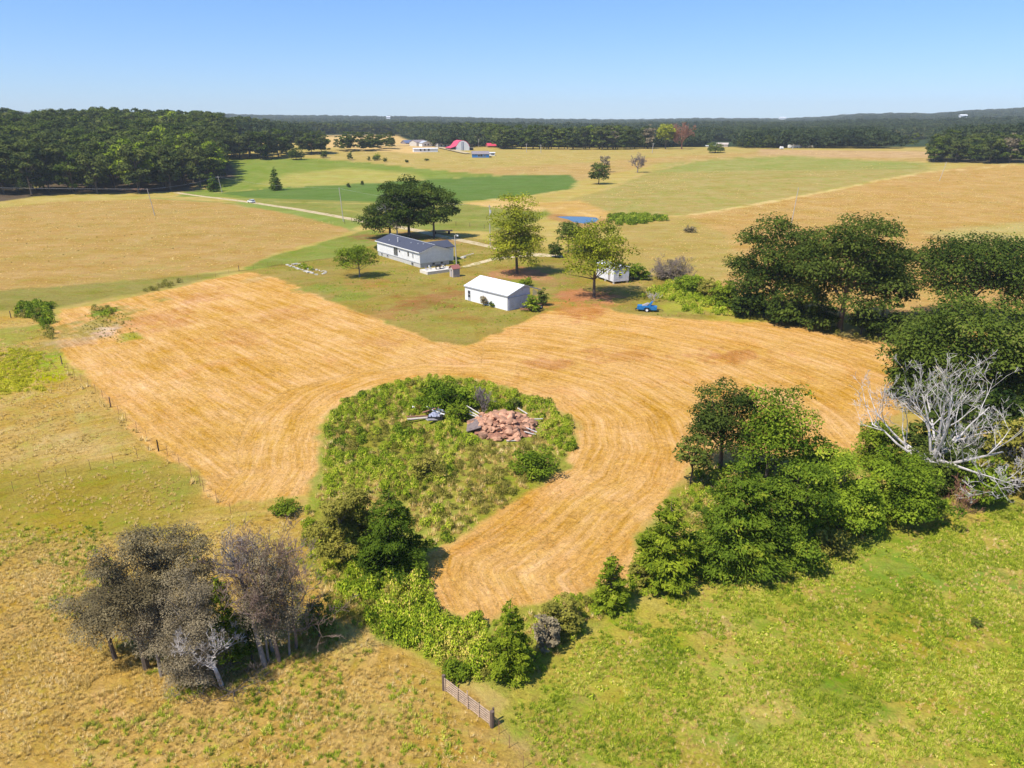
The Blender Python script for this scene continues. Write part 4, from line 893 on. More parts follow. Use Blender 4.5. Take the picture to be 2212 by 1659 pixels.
for i in range(9): MB().box(7.1 + i * .2, 7.16 + i * .2, -.02, .02, 2.1, 3.55 - .27 * i * .2 * 2.2).build('hanging_board', M['oldmetal'], s_)
dd = MB().box(-.05, -.0, 11.75, 12.6, .05, 2.3).build('side_door', M['trim'], s_)
MB().box(-.075, -.052, 11.85, 12.5, 1.55, 2.2).build('pane', M['glass'], dd); MB().box(-.075, -.052, 11.85, 12.5, .8, 1.42).build('pane', M['glass'], dd)
# cabin on blocks
C = G(1325, 614)
c_ = frame(C, math.radians(24), 'cabin', 'small weathered white cabin on blocks behind the leaning yard tree', 'cabin')
CW, CL = 4.2, 8.0
for x_ in (.3, CW - .3):
    for y_ in (.3, CL / 2, CL - .3): MB().box(x_ - .2, x_ + .2, y_ - .2, y_ + .2, -.2, .55).build('block', M['block'], c_)
MB().prism([(0, .55), (CW, .55), (CW, 3.7), (CW / 2, 4.2), (0, 3.7)], 'y', 0, CL).build('wall', M['oldmetal'], c_)
MB().prism([(-.2, 3.68), (CW / 2, 4.25), (CW + .2, 3.68), (CW + .2, 3.76), (CW / 2, 4.35), (-.2, 3.76)], 'y', -.2, CL + .2).build('roof', M['whitemetal'], c_)
win(c_, 'g', 1.3, 2.1, 1.7, 2.5, 'window', 'white'); win(c_, 'l', 4.2, 5.0, 1.7, 2.6); MB().box(-.06, 0, 1.6, 2.5, .7, 2.8).build('door', M['greywood'], c_)

# blue trailer
p = G(1398, 672); t = thing('farm_trailer', 'bright blue single axle farm trailer with white wheel rims on the grass', 'trailer', p, math.radians(-12))
MB().prism([(-2.1, .62), (-1.9, .45), (1.5, .42), (1.9, .5), (1.9, 1.05), (.9, 1.15), (.5, 1.2), (.15, 1.15), (-.2, 1.2), (-2.0, 1.15)], 'y', -.75, .75).build('body', M['blue'], t)
MB().prism([(.1, 1.15), (.55, 1.2), (1.0, 1.9), (.75, 1.95)], 'y', -.72, .72).build('tailgate', M['blue'], t)
MB().prism([(-1.1, 1.18), (-.1, 1.2), (.3, 1.62), (-.1, 1.66)], 'y', -.5, .5).build('hopper', M['greywood'], t)
for sy in (-1, 1):
    MB().prism([(-.75, .78), (-.45, 1.1), (.35, 1.1), (.62, .78), (.5, .78), (.28, .98), (-.4, .98), (-.6, .78)], 'y', sy * .76 if sy > 0 else -1.05, 1.05 if sy > 0 else -.76).build('mudguard', M['blue'], t)
    wv = MB().tube([(-.05, sy * .82, .42), (-.05, sy * 1.04, .42)], .42, 18).build('wheel', M['black'], t)
    MB().tube([(-.05, sy * 1.041, .42), (-.05, sy * 1.06, .42)], .25, 14).build('rim', M['white'], wv)
MB().tube([(1.8, .3, .5), (3.2, 0, .3)], .05, 6).tube([(1.8, -.3, .5), (3.2, 0, .3)], .05, 6).build('tow_bar', M['black'], t)
MB().tube([(-2.05, -.4, .5), (-2.35, -.4, .35), (-2.35, .4, .35), (-2.05, .4, .5)], .08, 6).build('bumper', M['black'], t)
# brown brush pile behind trailer
p = G(1411, 652); deadtree('brush_heap', 'bleached broken branches standing just behind the blue trailer', p, 2.2, 3.2, 77, 'deadwood', 3, .06, nfirst=7, fork=.1, twig=.02)
# yellow implement + rusty harrow by shed
p = G(1159, 668); t = thing('farm_implement', 'yellow farm implement with black tyre parked by the shed corner', 'implement', p, .5)
MB().prism([(-.9, .9), (-.6, 1.35), (.3, 1.0), (.9, .55), (.8, .35), (.1, .75)], 'y', -.25, .25).build('boom', M['yellow'], t)
MB().tube([(-.3, 0, .9), (-1.0, -.8, .1)], .07, 6).tube([(.4, 0, .8), (-.3, -1.6, .05)], .06, 6).build('drawbar', M['yellow'], t)
w1 = MB().tube([(.9, -.35, .45), (.9, -.1, .45)], .45, 16).build('wheel', M['black'], t); MB().tube([(.9, -.36, .45), (.9, -.352, .45)], .2, 12).build('rim', M['palestone'], w1)
MB().box(.6, 1.3, .1, .5, .2, .8).build('gearbox', M['rust'], t)
p = G(1134, 672); t = thing('hay_rake', 'rusty iron spoked harrow lying in front of the shed end', 'harrow', p, 0)
mb = MB(); 
for i in range(13):
    a = i * 6.283 / 13; mb.tube([(0, 0, .35), (math.cos(a) * 1.2, math.sin(a) * .9, .45 + .2 * math.sin(a * 3))], [.06, .04], 5)
mb.build('tines', M['rust'], t)
MB().tube([(math.cos(i * .5236) * .95, math.sin(i * .5236) * .7, .42) for i in range(13)], .05, 5).build('hoop', M['rust'], t)
# pale stones and foundation remains at the left of the house
p = G(665, 580); t = thing('stone_foundation', 'low ring of pale rubble stones left of the small orchard tree', 'stone ring', p, 0); rg = random.Random(4)
ring = [(620, 572), (640, 571), (655, 574), (668, 582), (690, 585), (705, 586), (700, 592), (685, 594), (672, 590), (640, 580)]
for i in range(len(ring)):
    a = G(*ring[i]); b_ = G(*ring[(i + 1) % len(ring)])
    n = max(1, int((b_ - a).length / 1.0))
    for j in range(n):
        q = a.lerp(b_, j / n) - p; o = link(bpy.data.objects.new('stone', mesh_np('stone', np.array(MB().box(-.5, .5, -.35, .35, 0, .4).v), MB().box(-.5, .5, -.35, .35, 0, .4).f, M['palestone'])), t)
        o.location = (q.x + rg.uniform(-.2, .2), q.y + rg.uniform(-.2, .2), 0); o.rotation_euler = (0, 0, rg.uniform(0, 3)); o.scale = (rg.uniform(.3, 1.3), rg.uniform(.3, 1.0), rg.uniform(.2, .8))
# slabs by the shed wall
for i, (u, v, lab) in enumerate([(1030, 651, 'pale flat slab under the shrubs at the middle of the shed wall'), (1075, 664, 'pale flat slab near the front corner of the white shed')]):
    o = MB().prism([(-.9, -.3), (.8, -.35), (1.0, .3), (-.7, .35)], 'z', 0, .18).build('stone_slab', M['palestone']); o.location = G(u, v); o.rotation_euler = (0, 0, -.7); tag(o, lab, 'slab')
# hammock-like white seesaw on the lawn
p = G(1002, 557); t = thing('seesaw', 'long pale board resting on a block on the lawn right of the lamp pole', 'seesaw', p, 1.05)
MB().box(-.3, 5.2, -.13, .13, .45, .55).build('board', M['palestone'], t); MB().box(-.9, .3, -.6, .6, 0, .4).build('base', M['palestone'], t)

# car
def car(p, rz, lab):
    t = thing('parked_car', lab, 'car', p, rz)
    MB().prism([(-2.25, .35), (2.2, .35), (2.3, .6), (2.25, .85), (1.25, 1.02), (-2.2, 1.05), (-2.3, .7)], 'y', -.88, .88).build('body', M['carpaint'], t)
    MB().prism([(1.2, 1.02), (.55, 1.5), (-1.6, 1.55), (-2.15, 1.06)], 'y', -.76, .76).build('cabin', M['glass'], t)
    MB().prism([(.6, 1.47), (.5, 1.56), (-1.55, 1.62), (-1.7, 1.52)], 'y', -.78, .78).build('roof', M['carpaint'], t)
    for x_ in (-1.4, 1.4):
        for y_ in (-1, 1):
            w_ = MB().tube([(x_, y_ * .7, .33), (x_, y_ * .93, .33)], .33, 14).build('wheel', M['black'], t); MB().tube([(x_, y_ * .931, .33), (x_, y_ * .94, .33)], .19, 10).build('rim', M['galv'], w_)
    for y_ in (-.65, .65): MB().box(2.2, 2.32, y_ - .15, y_ + .15, .6, .75).build('headlight', M['palestone'], t)
ra, rb = G(520, 434.5), G(570, 441.5); pcar = G(543, 438)
car(Vector((pcar.x, pcar.y, pcar.z + .06)), math.atan2((rb - ra).y, (rb - ra).x) + math.pi, 'white estate car driving on the pale gravel road')

# ------------------------------------------------------------------ poles and fences
def pole(name, lab, u, vb, ut, vt, r=.14, arm=0, lamp=False, group=None, mat='pole', box=False):
    p = G(u, vb); H = height_to(p, vt); lean = (ut - u) / pxm(p)
    t = thing(name, lab, 'pole' if not lamp else 'street lamp', p, 0, group)
    MB().tube([(0, 0, -.3), (lean * .5, 0, H * .5), (lean, 0, H)], [r, r * .85, r * .7], 8).build('post', M[mat], t)
    if arm: MB().box(lean - arm, lean + arm, -.07, .07, H - .7, H - .55).build('crossarm', M['pole'], t)
    if lamp:
        MB().tube([(lean, 0, H - .1), (lean + .35, -.2, H + .12), (lean + .75, -.4, H + .1)], .05, 6).build('arm', M['galv'], t)
        MB().tube([(lean + .8, -.4, H + .12), (lean + .8, -.4, H - .18)], [.16, .3], 12).build('lamp_head', M['galv'], t)
    if box: MB().tube([(lean + .3, 0, H - 2.6), (lean + .3, 0, H - 1.6)], .28, 10).build('transformer', M['galv'], t)
    return p, H, lean
G_P = 'wooden utility poles across the farmland'
pole('light_pole', 'tall pale pole lamp standing behind the red roofed garden shed', 987, 581, 984, 508, .17, lamp=True)
pl = [('leaning wooden utility pole in the dry field in front of the left wood', 335, 466, 327, 407, .16, 0), ('wooden utility pole beside the small cedar at the road end', 480, 416, 475, 380, .16, .9),
      ('thin wooden utility pole between the gravel road and the big oaks', 742, 479, 738, 405, .16, 0), ('utility pole with transformer left of the tall yellowish tree', 1059, 530, 1058, 442, .15, .5),
      ('pale leaning utility pole rising above the right oaks', 1706, 500, 1713, 405, .15, 0), ('slim utility pole far out in the right hay field', 2029, 391, 2037, 350, .15, 0),
      ('utility pole with crossarm at the far treeline right of the blue barn, left one', 1137.5, 329, 1137, 310, .17, 1.3), ('utility pole with crossarm at the far treeline right of the blue barn, right one', 1168.5, 331, 1168, 312, .17, 1.3),
      ('utility pole with crossarm before the tall yellow-green far tree', 1408.5, 331, 1410, 309, .17, 1.2), ('utility pole behind the far blue barn', 1034, 318, 1034, 300, .17, 1.0), ('utility pole at the far white vehicles', 1712, 323, 1713, 311, .2, .0)]
tops = []
for i, (lab, u, vb, ut, vt, r, arm) in enumerate(pl):
    p, H, ln = pole('utility_pole', lab, u, vb, ut, vt, r * (1.0 if vb > 350 else 1.5), arm, group=G_P, box=(i == 3)); tops.append(Vector((p.x + ln, p.y, p.z + H - .3)))
def wire(a, b_, sag, lab):
    mb = MB()
    mb.tube([a.lerp(b_, k / 10) - Vector((0, 0, sag * 4 * (k / 10) * (1 - k / 10))) for k in range(11)], .02, 3)
    tag(mb.build('power_line', M['galv']), lab, 'power line', 'power lines')
wire(tops[0], tops[1], 1.0, 'power line from the leaning pole to the pole at the road end')
wire(tops[1], tops[2], 1.5, 'power line from the road end pole to the pole by the gravel road'); wire(tops[2], tops[3], 1.2, 'power line passing through the big oaks to the transformer pole')
wire(tops[0], Vector((-420, tops[0].y + 90, 8)), 1.0, 'power line running left from the leaning pole before the wood')
def fence(name, lab, px, wood=(), h=1.25, wires=3, mat='rust', gap=None):
    pts = [G(u, v) for u, v in px]; p0 = pts[0]; t = thing(name, lab, 'fence', p0)
    for i, p in enumerate(pts):
        wd = i in wood; r = .085 if wd else .024; hh = h * (1.15 if wd else 1.0)
        o = MB().tube([(0, 0, -.2), (0, 0, hh)], [r, r * .85], 6).build('post', M['postwood' if wd else mat], t); o.location = p - p0
    for k in range(wires):
        z = h * (.35 + .3 * k); mb = MB()
        mb.tube([(p - p0) + Vector((0, 0, z)) for p in pts], .005, 3); mb.build('wire', M['rust'], t)
Z5 = lambda X, Y: ((X / 2.37) / 1.3562, (750 + Y / 2.37) / 1.3562)
Z1 = lambda X, Y: ((X / 2.212) / 1.3562, (1400 + Y / 2.212) / 1.3562)
fence('wire_fence', 'wire fence with thin steel posts along the left edge of the mown field',
      [Z5(*q) for q in [(432, 752), (473, 795), (518, 832), (566, 876), (616, 910), (664, 942), (714, 985), (770, 1050), (826, 1100), (880, 1150), (951, 1214), (1020, 1275), (1102, 1355), (1165, 1390), (1245, 1445), (1330, 1540), (1392, 1598), (1416, 1636)]] + [Z1(1321, 85), Z1(1405, 150), Z1(1497, 235)], wood=(0, 7, 12))
fence('wire_fence', 'wire fence crossing the left pasture from the dark corner post', [Z5(*q) for q in [(1102, 1355), (955, 1400), (790, 1442), (630, 1485), (465, 1532), (280, 1580), (95, 1635), (-80, 1690), (-260, 1745)]], wood=(0,))
fence('wire_fence', 'weedy wire fence along the top edge of the mown field', [Z5(*q) for q in [(1100, 222), (1180, 208), (1270, 188), (1375, 162), (1497, 145), (1590, 128), (1660, 104), (1760, 92), (1860, 74), (1960, 62)]], wood=(6,))
fence('wire_fence', 'short wire fence with dark posts at the far left edge', [(-40, 692), (0, 690), (24, 687), (50, 684), (80, 680)], wood=(3, 2))
fence('wire_fence', 'fence with dark posts along the far side of the gravel road by the pond', [(985, 488), (1000, 489), (1015, 490), (1030, 492), (1046, 494)], wood=(0, 2, 4), h=1.4)
fence('wire_fence', 'short wooden fence posts beside the gravel road left of the oaks', [(745, 484), (760, 480), (770, 478)], wood=(0, 1, 2), h=1.5)
# low trailer behind the oaks
p = G(955, 505); t = thing('flat_wagon', 'rust brown flat hay wagon parked in the shade right of the oaks', 'wagon', p, .1)
MB().box(-3.6, 3.6, -1.1, 1.1, .95, 1.12).build('deck', M['rust'], t)
for x_ in (-2.4, 2.4):
    for y_ in (-1, 1): MB().tube([(x_, y_ * .9, .42), (x_, y_ * 1.1, .42)], .42, 12).build('wheel', M['black'], t)
# field gate, built rail by rail
ga, gb = G(962, 1493), G(1060, 1568)
t = thing('field_gate', 'sun bleached six rail field gate leaning in the grass at the bottom', 'gate', ga, math.atan2((gb - ga).y, (gb - ga).x)); GL = (gb - ga).length
for i in range(6): 
    z = .10 + i * .18; MB().box(0, GL, -.025, .025, z, z + .065).build('rail', M['gatewood'], t)
for i, f in enumerate((0.01, .30, .52, .76, .99)): MB().box(GL * f - .05, GL * f + .05, -.065, -.032, .05, 1.14 if i != 2 else 1.5).build('upright', M['gatewood'], t)
for f, r_ in ((-.03, .12), (1.03, .14)):
    MB().tube([(GL * f, 0, -.2), (GL * f, 0, 1.25)], r_, 8).build('gate_post', M['postwood'], t)
b0 = Vector((gb.x + .3, gb.y - .2, gb.z)); fence('wire_fence', 'dark sagging wire fence running down right from the gate', [(1066, 1560), (1078, 1585), (1100, 1615), (1130, 1660)], wood=(0,), h=1.0)

# ------------------------------------------------------------------ far farmstead
def farm(name, lab, cat, u0, u1, vb, vt, depth, wall, roof, rise=.35, ang=0, windows=(), ridge='x'):
    a, b_ = G(u0, vb), G(u1, vb); L_ = (b_ - a).length; H = height_to(a, vt); an = math.atan2((b_ - a).y, (b_ - a).x)
    t = thing(name, lab, cat, a, an + ang); E = H * (1 - rise)
    if ridge == 'x':
        MB().prism([(0, -1), (depth, -1), (depth, E), (depth / 2, H - .1), (0, E)], 'x', 0, L_).build('wall', M[wall], t)
        MB().prism([(-.4, E - .12), (depth / 2, H), (depth + .4, E - .12), (depth + .4, E + .15), (depth / 2, H + .28), (-.4, E + .15)], 'x', -.4, L_ + .4).build('roof', M[roof], t)
    else:
        MB().prism([(0, -1), (L_, -1), (L_, E), (L_ / 2, H - .1), (0, E)], 'y', 0, depth).build('wall', M[wall], t)
        MB().prism([(-.4, E - .12), (L_ / 2, H), (L_ + .4, E - .12), (L_ + .4, E + .15), (L_ / 2, H + .28), (-.4, E + .15)], 'y', -.4, depth).build('roof', M[roof], t)
    for (f, z, w_, h_) in windows:
        o = MB().box(L_ * f - w_ / 2 - .12, L_ * f + w_ / 2 + .12, -.06, 0, E * z - .12, E * z + h_ + .12).build('window', M['white'], t)
        MB().box(L_ * f - w_ / 2, L_ * f + w_ / 2, -.1, -.062, E * z, E * z + h_).build('pane', M['glass'], o)
    return t, L_, E, H
farm('poultry_house', 'low blue grey roofed building at the left end of the far farmstead', 'barn', 877, 900, 311, 303.5, 14, 'brownroof', 'slateroof', .75)
farm('farm_house', 'far white house with pale hip roof left of the red barn', 'house', 900, 922, 316, 303, 12, 'palestone', 'brownroof', .35, windows=((.3, .35, 1.5, 1.3), (.7, .35, 1.5, 1.3)))
farm('farm_house', 'far white gabled house next to a dark red porch', 'house', 912, 934, 316.5, 305, 8, 'white', 'trim', .4, ridge='y', windows=((.3, .3, 1.6, 1.5), (.6, .3, 1.6, 1.5)))
farm('farm_house', 'far white house with low grey roof just left of the barn', 'house', 948, 975, 317, 305.5, 10, 'white', 'brownroof', .5, windows=((.2, .2, 1.4, 1.4), (.5, .2, 1.4, 1.4), (.8, .2, 1.4, 1.4)))
farm('machine_shed', 'small dark shed between the far houses', 'shed', 933, 948, 316, 310, 6, 'slateroof', 'slateroof', .3)
farm('mobile_home', 'long low white mobile home with three dark windows before the far farm', 'mobile home', 894, 946, 328.5, 320.5, 5, 'white', 'whitemetal', .12, windows=((.28, .35, 1.4, 1.5), (.45, .35, 1.4, 1.5), (.62, .35, 1.4, 1.5)))
farm('machine_shed', 'grey roofed white shed behind the red roofed barn', 'shed', 975, 992, 314, 304.5, 12, 'white', 'trim', .45)
t, L_, E, H = farm('blue_barn', 'blue walled shed with grey brown roof in the far pasture', 'barn', 1020, 1056.5, 340.5, 327.5, 12, 'bluewall', 'brownroof', .42, windows=((.4, .3, 1.6, 1.6), (.55, .3, 2.0, 1.8), (.75, .3, 1.2, 1.2)))
farm('camper', 'small white camper beside the far blue shed', 'camper', 1057, 1069, 336.5, 329.5, 3, 'white', 'white', .1, windows=((.45, .35, .8, 1.0), (.65, .35, .8, 1.0), (.82, .35, .8, 1.0)))
farm('open_shed', 'small shed with bright red roof at the far treeline', 'shed', 1054, 1072, 318.5, 310, 10, 'rust', 'redmetal', .6)
# gambrel barn
a, b_ = G(985, 325), G(1015, 325); L_ = (b_ - a).length; H = height_to(a, 304)
t = thing('gambrel_barn', 'white gambrel barn with bright red roof in the far farmstead', 'barn', a, .32)
pr = [(0, 0), (L_, 0), (L_, H * .35), (L_ * .93, H * .62), (L_ * .78, H * .86), (L_ * .6, H * .985), (L_ * .45, H), (L_ * .25, H * .86), (L_ * .09, H * .55), (0, H * .35)]
MB().prism([(x_, z_ if z_ > 0 else -1) for x_, z_ in pr], 'y', 0, 20).build('wall', M['white'], t)
rp = pr[2:]; outer = [(x_ + (x_ - L_ / 2) * .05, z_ + .35) for x_, z_ in rp]
MB().prism([(L_ * 1.03, H * .33)] + outer[0:] + [(-L_ * .03, H * .33)] + rp[::-1][0:], 'y', .0, 20.4).build('roof', M['redmetal'], t)
MB().prism([(-L_ * .42, H * .22), (0, H * .42), (0, H * .46), (-L_ * .42, H * .26)], 'y', -.4, 20).build('lean_to_roof', M['redmetal'], t)
MB().prism([(-L_ * .4, -1), (-.2, -1), (-.2, H * .38), (-L_ * .4, H * .2)], 'y', .6, 20).build('lean_to', M['black'], t)  # solid block coloured black for the shade inside the open lean-to
MB().prism([(L_ + .1, -1), (L_ * 1.3, -1), (L_ * 1.3, H * .22), (L_ + .1, H * .3)], 'y', .6, 18).build('side_lean_to', M['black'], t)  # dark opening on the other side, its shade painted as a black block
MB().prism([(L_, H * .32), (L_ * 1.34, H * .22), (L_ * 1.34, H * .25), (L_, H * .35)], 'y', -.4, 18.4).build('side_lean_to_roof', M['trim'], t)
MB().box(L_ * .42, L_ * .56, -.15, -.02, H * .02, H * .88).build('door', M['slateroof'], t); MB().box(L_ * .47, L_ * .51, -.3, -.16, H * .02, H * .9).build('door_post', M['white'], t)
for i, (u, v, L_, h_, lab) in enumerate([(1688, 322.5, 3, 2.0, 'white van far off at the left of the distant vehicles'), (1715, 320, 12, 2.6, 'long white trailer among the distant parked vehicles'), (1733, 319.5, 11, 2.8, 'white trailer between two others in the distance'), (1752, 319, 9, 3.0, 'white trailer at the right end of the distant row')]):
    p = G(u, v); t = thing('parked_trailer', lab, 'trailer', p, .1 * i, 'white vehicles parked at the far treeline')
    MB().prism([(-L_ / 2, .5), (L_ / 2, .5), (L_ / 2, h_ * .8), (L_ / 2 - .6, h_ + .6), (-L_ / 2 + .4, h_ + .6), (-L_ / 2, h_ * .9)], 'y', -1.3, 1.3).build('body', M['whitemetal'], t)
    for x_ in (-L_ / 4, L_ / 4): MB().tube([(x_, -1.32, .5), (x_, -1.2, .5)], .5, 8).build('wheel', M['black'], t)
farm('open_shed', 'far tan farm building with flat pale front behind the hay field', 'shed', 1547, 1572, 317, 309, 14, 'tanwood', 'tanwood', .4)
farm('open_shed', 'low pale slab building left of the far tan building', 'shed', 1525, 1548, 318, 314.5, 8, 'palestone', 'white', .2)
farm('farm_house', 'white building peeping out of the far right wood', 'house', 2098, 2112, 315, 306, 8, 'white', 'trim', .4)

# ------------------------------------------------------------------ individual trees
T = tree_px
# yard and house trees
T('oak_tree', 'dark oak with bare grey twigs at the left of the three house oaks', 843, 512, 432, 112, 'dome', 'oakdark', 101, .55, .9, group='oaks behind the house', trunkfrac=.04)
T('oak_tree', 'tallest dark oak in the middle of the three house oaks', 884, 512, 375, 128, 'dome', 'oakdark', 102, .55, 1.1, group='oaks behind the house', trunkfrac=.08)
T('oak_tree', 'dark oak with clear trunk at the right of the three house oaks', 938, 514, 390, 98, 'dome', 'oakdark', 103, .55, 1.0, group='oaks behind the house', trunkfrac=.16)
deadtree('bare_tree', 'bare grey limbed tree between the left and middle house oaks', G(858, 514), 13, 11, 104, 'deadwood', 4, .25, nfirst=7, fork=.3)
T('fruit_tree', 'small forked yellow-green orchard tree before the long house wall', 777, 598, 531, 104, 'open', 'bright', 105, .32, 1.1, trunkfrac=.24, stem=.17, barkm='barkgrey')
T('locust_tree', 'tall thin yellow-green tree behind the white shed', 1117, 592, 409, 124, 'open', 'locust', 106, .40, 1.3, trunkfrac=.0, stem=.32, npuff=150, pr=1.9)
T('locust_tree', 'spreading yellow-green tree in front of the small cabin', 1283, 642, 463, 172, 'open', 'locust', 107, .40, 1.0, trunkfrac=.2, stem=.3, npuff=120, pr=2.1)
T('dark_tree', 'dark green tree behind the left side of the spreading yard tree', 1228, 545, 478, 62, 'dome', 'oak', 108, .5)
T('shrub', 'rounded grey green bush beside the driveway behind the tall yellowish tree', 1090, 540, 492, 52, 'bush', 'olive', 109, .42, cat='shrub')
T('shrub', 'dark bush by the driveway left of the dark yard tree', 1200, 556, 520, 36, 'bush', 'oak', 110, .4, cat='shrub')
T('shrub', 'green bush right behind the small cabin', 1368, 603, 565, 52, 'bush', 'shrub', 111, .4, cat='shrub')
T('shrub', 'low green bush right of the cabin bush', 1392, 604, 582, 34, 'bush', 'shrub', 112, .4, cat='shrub')
T('shrub', 'yellow-green shrub at the right corner of the white house', 987, 573, 560, 16, 'bush', 'bright', 113, .25, cat='shrub')
T('shrub', 'dark shrub at the far left corner of the house', 814, 540, 527, 14, 'bush', 'oakdark', 114, .25, cat='shrub')
T('shrub', 'pale green shrub against the long wall of the white shed', 1045, 660, 636, 20, 'bush', 'scrag', 115, .22, cat='shrub')
T('shrub', 'dark low shrub right of the pale shrub on the shed wall', 1064, 663, 650, 16, 'bush', 'oak', 116, .22, cat='shrub')
T('shrub', 'vine covered bush filling the open end of the white shed', 1148, 672, 634, 36, 'bush', 'shrub', 117, .28, cat='shrub')
T('shrub', 'dark green bush at the right corner of the white shed', 1172, 660, 622, 26, 'bush', 'oak', 118, .28, cat='shrub')
T('shrub', 'bright low bush behind the ridge of the white shed', 1136, 618, 597, 30, 'bush', 'bright', 119, .3, cat='shrub')
# thickets right of trailer
deadtree('bare_shrub', 'brown leafless shrub at the left of the yard edge thicket', G(1458, 610), 6.5, 9, 120, 'twigs', 5, .12, nfirst=11, fork=.08, twig=.018)
T('shrub', 'dense brown twiggy bush at the yard edge', 1446, 604, 562, 74, 'bush', 'brown', 121, .3, cat='shrub')
T('shrub', 'green bush in front of the brown twiggy bush', 1490, 635, 590, 76, 'bush', 'shrub', 122, .36, cat='shrub')
T('shrub', 'yellow green shrub left of the first big right oak', 1566, 668, 604, 66, 'bush', 'bright', 123, .4, cat='shrub')
T('shrub', 'green shrub between the yard thicket and the big oaks', 1530, 645, 598, 50, 'bush', 'olive', 124, .36, cat='shrub')
# right hand oaks
T('oak_tree', 'big dark oak at the left of the right hand oak group', 1668, 680, 462, 200, 'dome', 'oakdark', 130, .42, 1.0, group='big oaks on the right', trunkfrac=.0, npuff=110)
T('oak_tree', 'tallest broad oak in the middle of the right hand group', 1812, 716, 453, 240, 'dome', 'oak', 131, .42, .95, group='big oaks on the right', trunkfrac=.1, npuff=110)
T('oak_tree', 'oak with lighter crown behind the tallest right oak', 1905, 690, 520, 130, 'dome', 'oak', 132, .5, .9, group='big oaks on the right', trunkfrac=.2, npuff=60)
T('oak_tree', 'wide dark oak at the right edge with forked trunk', 2085, 700, 492, 265, 'dome', 'oakdark', 133, .42, 1.0, group='big oaks on the right', trunkfrac=.2, npuff=110)
T('oak_tree', 'dark oak cut by the right picture edge', 2215, 700, 540, 150, 'dome', 'oak', 134, .5, 1.0, group='big oaks on the right', trunkfrac=.15)
T('oak_tree', 'massive dark oak behind the white dead tree', 2070, 890, 636, 320, 'dome', 'oakdark', 135, .38, 1.1, group='big oaks on the right', trunkfrac=.0, npuff=140)
T('oak_tree', 'dark oak below the wide oak at the right edge', 2230, 900, 680, 210, 'dome', 'oakdark', 136, .5, 1.0, group='big oaks on the right', trunkfrac=.03)
T('sapling', 'lighter green young tree at the foot of the tallest right oak', 1860, 722, 650, 80, 'bush', 'oak', 137, .5, .9)
T('sapling', 'yellow-green low tree below the first big right oak', 1720, 690, 636, 54, 'bush', 'olive', 138, .45, .9)
T('sapling', 'dark low tree filling the gap between the right oaks', 1960, 740, 660, 110, 'bush', 'oak', 139, .52, .8)
for i_, (u_, v_, t_, w_, m_, l_) in enumerate([(1620, 684, 610, 90, 'oakdark', 'dark undergrowth at the foot of the left big oak'), (1690, 700, 625, 90, 'oakdark', 'dark undergrowth between the left and tallest big oaks'), (1770, 712, 630, 90, 'oak', 'undergrowth bush at the left foot of the tallest oak'),
                                                     (1910, 735, 640, 90, 'oakdark', 'dark bush right of the tallest oak trunk'), (2010, 770, 660, 120, 'oakdark', 'dark undergrowth below the wide right oak'), (1960, 860, 720, 110, 'oakdark', 'dark low tree at the left edge of the massive oak'),
                                                     (2010, 1010, 850, 150, 'oak', 'dark foliage mass at the foot of the massive oak'), (2150, 1010, 840, 170, 'oakdark', 'dark bushes right behind the white dead tree')]):
    T('undergrowth', l_, u_, v_, t_, w_, 'bush', m_, 500 + i_, .5, 1.0, cat='shrub')
o = MB().box(-2.2, 2.2, -.9, .9, .5, .62).box(-2, -1.8, -.8, .8, 0, .5).box(1.8, 2, -.8, .8, 0, .5).build('plank_platform', M['rust']); o.location = G(1932, 727); tag(o, 'rusty pink plank platform in the shade under the right oaks', 'platform')
# hedge group right foreground
T('locust_tree', 'leafy grey-green tree with bare trunk at the left of the right hedge', 1556, 1015, 798, 165, 'open', 'oak', 140, .24, 1.3, trunkfrac=.10, stem=.22, npuff=80, pr=1.35)
T('locust_tree', 'tall tufted green tree behind the big hedge cedar', 1655, 1040, 815, 170, 'open', 'shrub', 141, .25, 1.2, trunkfrac=.12, npuff=80, pr=1.5, stem=.16)
T('sapling', 'low dark green tree left below the leafy hedge tree', 1490, 1050, 930, 95, 'open', 'oak', 142, .3, 1.0)
T('cedar_tree', 'pale cone shaped cedar at the left end of the right hedge', 1437, 1255, 1062, 170, 'cone', 'cedar', 143, .26, 1.0)
T('cedar_tree', 'broad dark cedar in the middle of the right hedge', 1580, 1225, 965, 240, 'cone', 'cedardark', 144, .22, 1.0)
T('cedar_tree', 'dark bushy cedar right of the broad hedge cedar', 1690, 1205, 985, 210, 'bush', 'cedardark', 145, .22, 1.0)
T('shrub', 'deep green sumac bush in the middle of the right hedge', 1810, 1140, 965, 210, 'bush', 'shrub', 146, .23, .9, cat='shrub')
T('shrub', 'green sumac bush right of the hedge cedars', 1950, 1125, 965, 200, 'bush', 'shrub', 147, .23, .9, cat='shrub')
T('shrub', 'bright lime bush left of the white dead tree', 1895, 1010, 905, 120, 'bush', 'bright', 148, .23, .8, cat='shrub')
T('shrub', 'dense green bush under the white dead tree', 2030, 1060, 950, 150, 'bush', 'oak', 149, .24, .9, cat='shrub')
T('shrub', 'olive bush cut by the right picture edge beside the dead tree', 2190, 1060, 860, 170, 'bush', 'olive', 150, .34, .9, cat='shrub')
T('shrub', 'dark bush behind the lower dead branches at right', 2110, 1085, 985, 120, 'bush', 'shrub', 151, .3, .8, cat='shrub')
T('shrub', 'mid green bush between leafy tree and hedge cedars', 1760, 1040, 950, 130, 'bush', 'shrub', 152, .3, .9, cat='shrub')
T('shrub', 'low green shrub below the hedge cedars', 1790, 1195, 1135, 90, 'bush', 'olive', 153, .26, .8, cat='shrub')
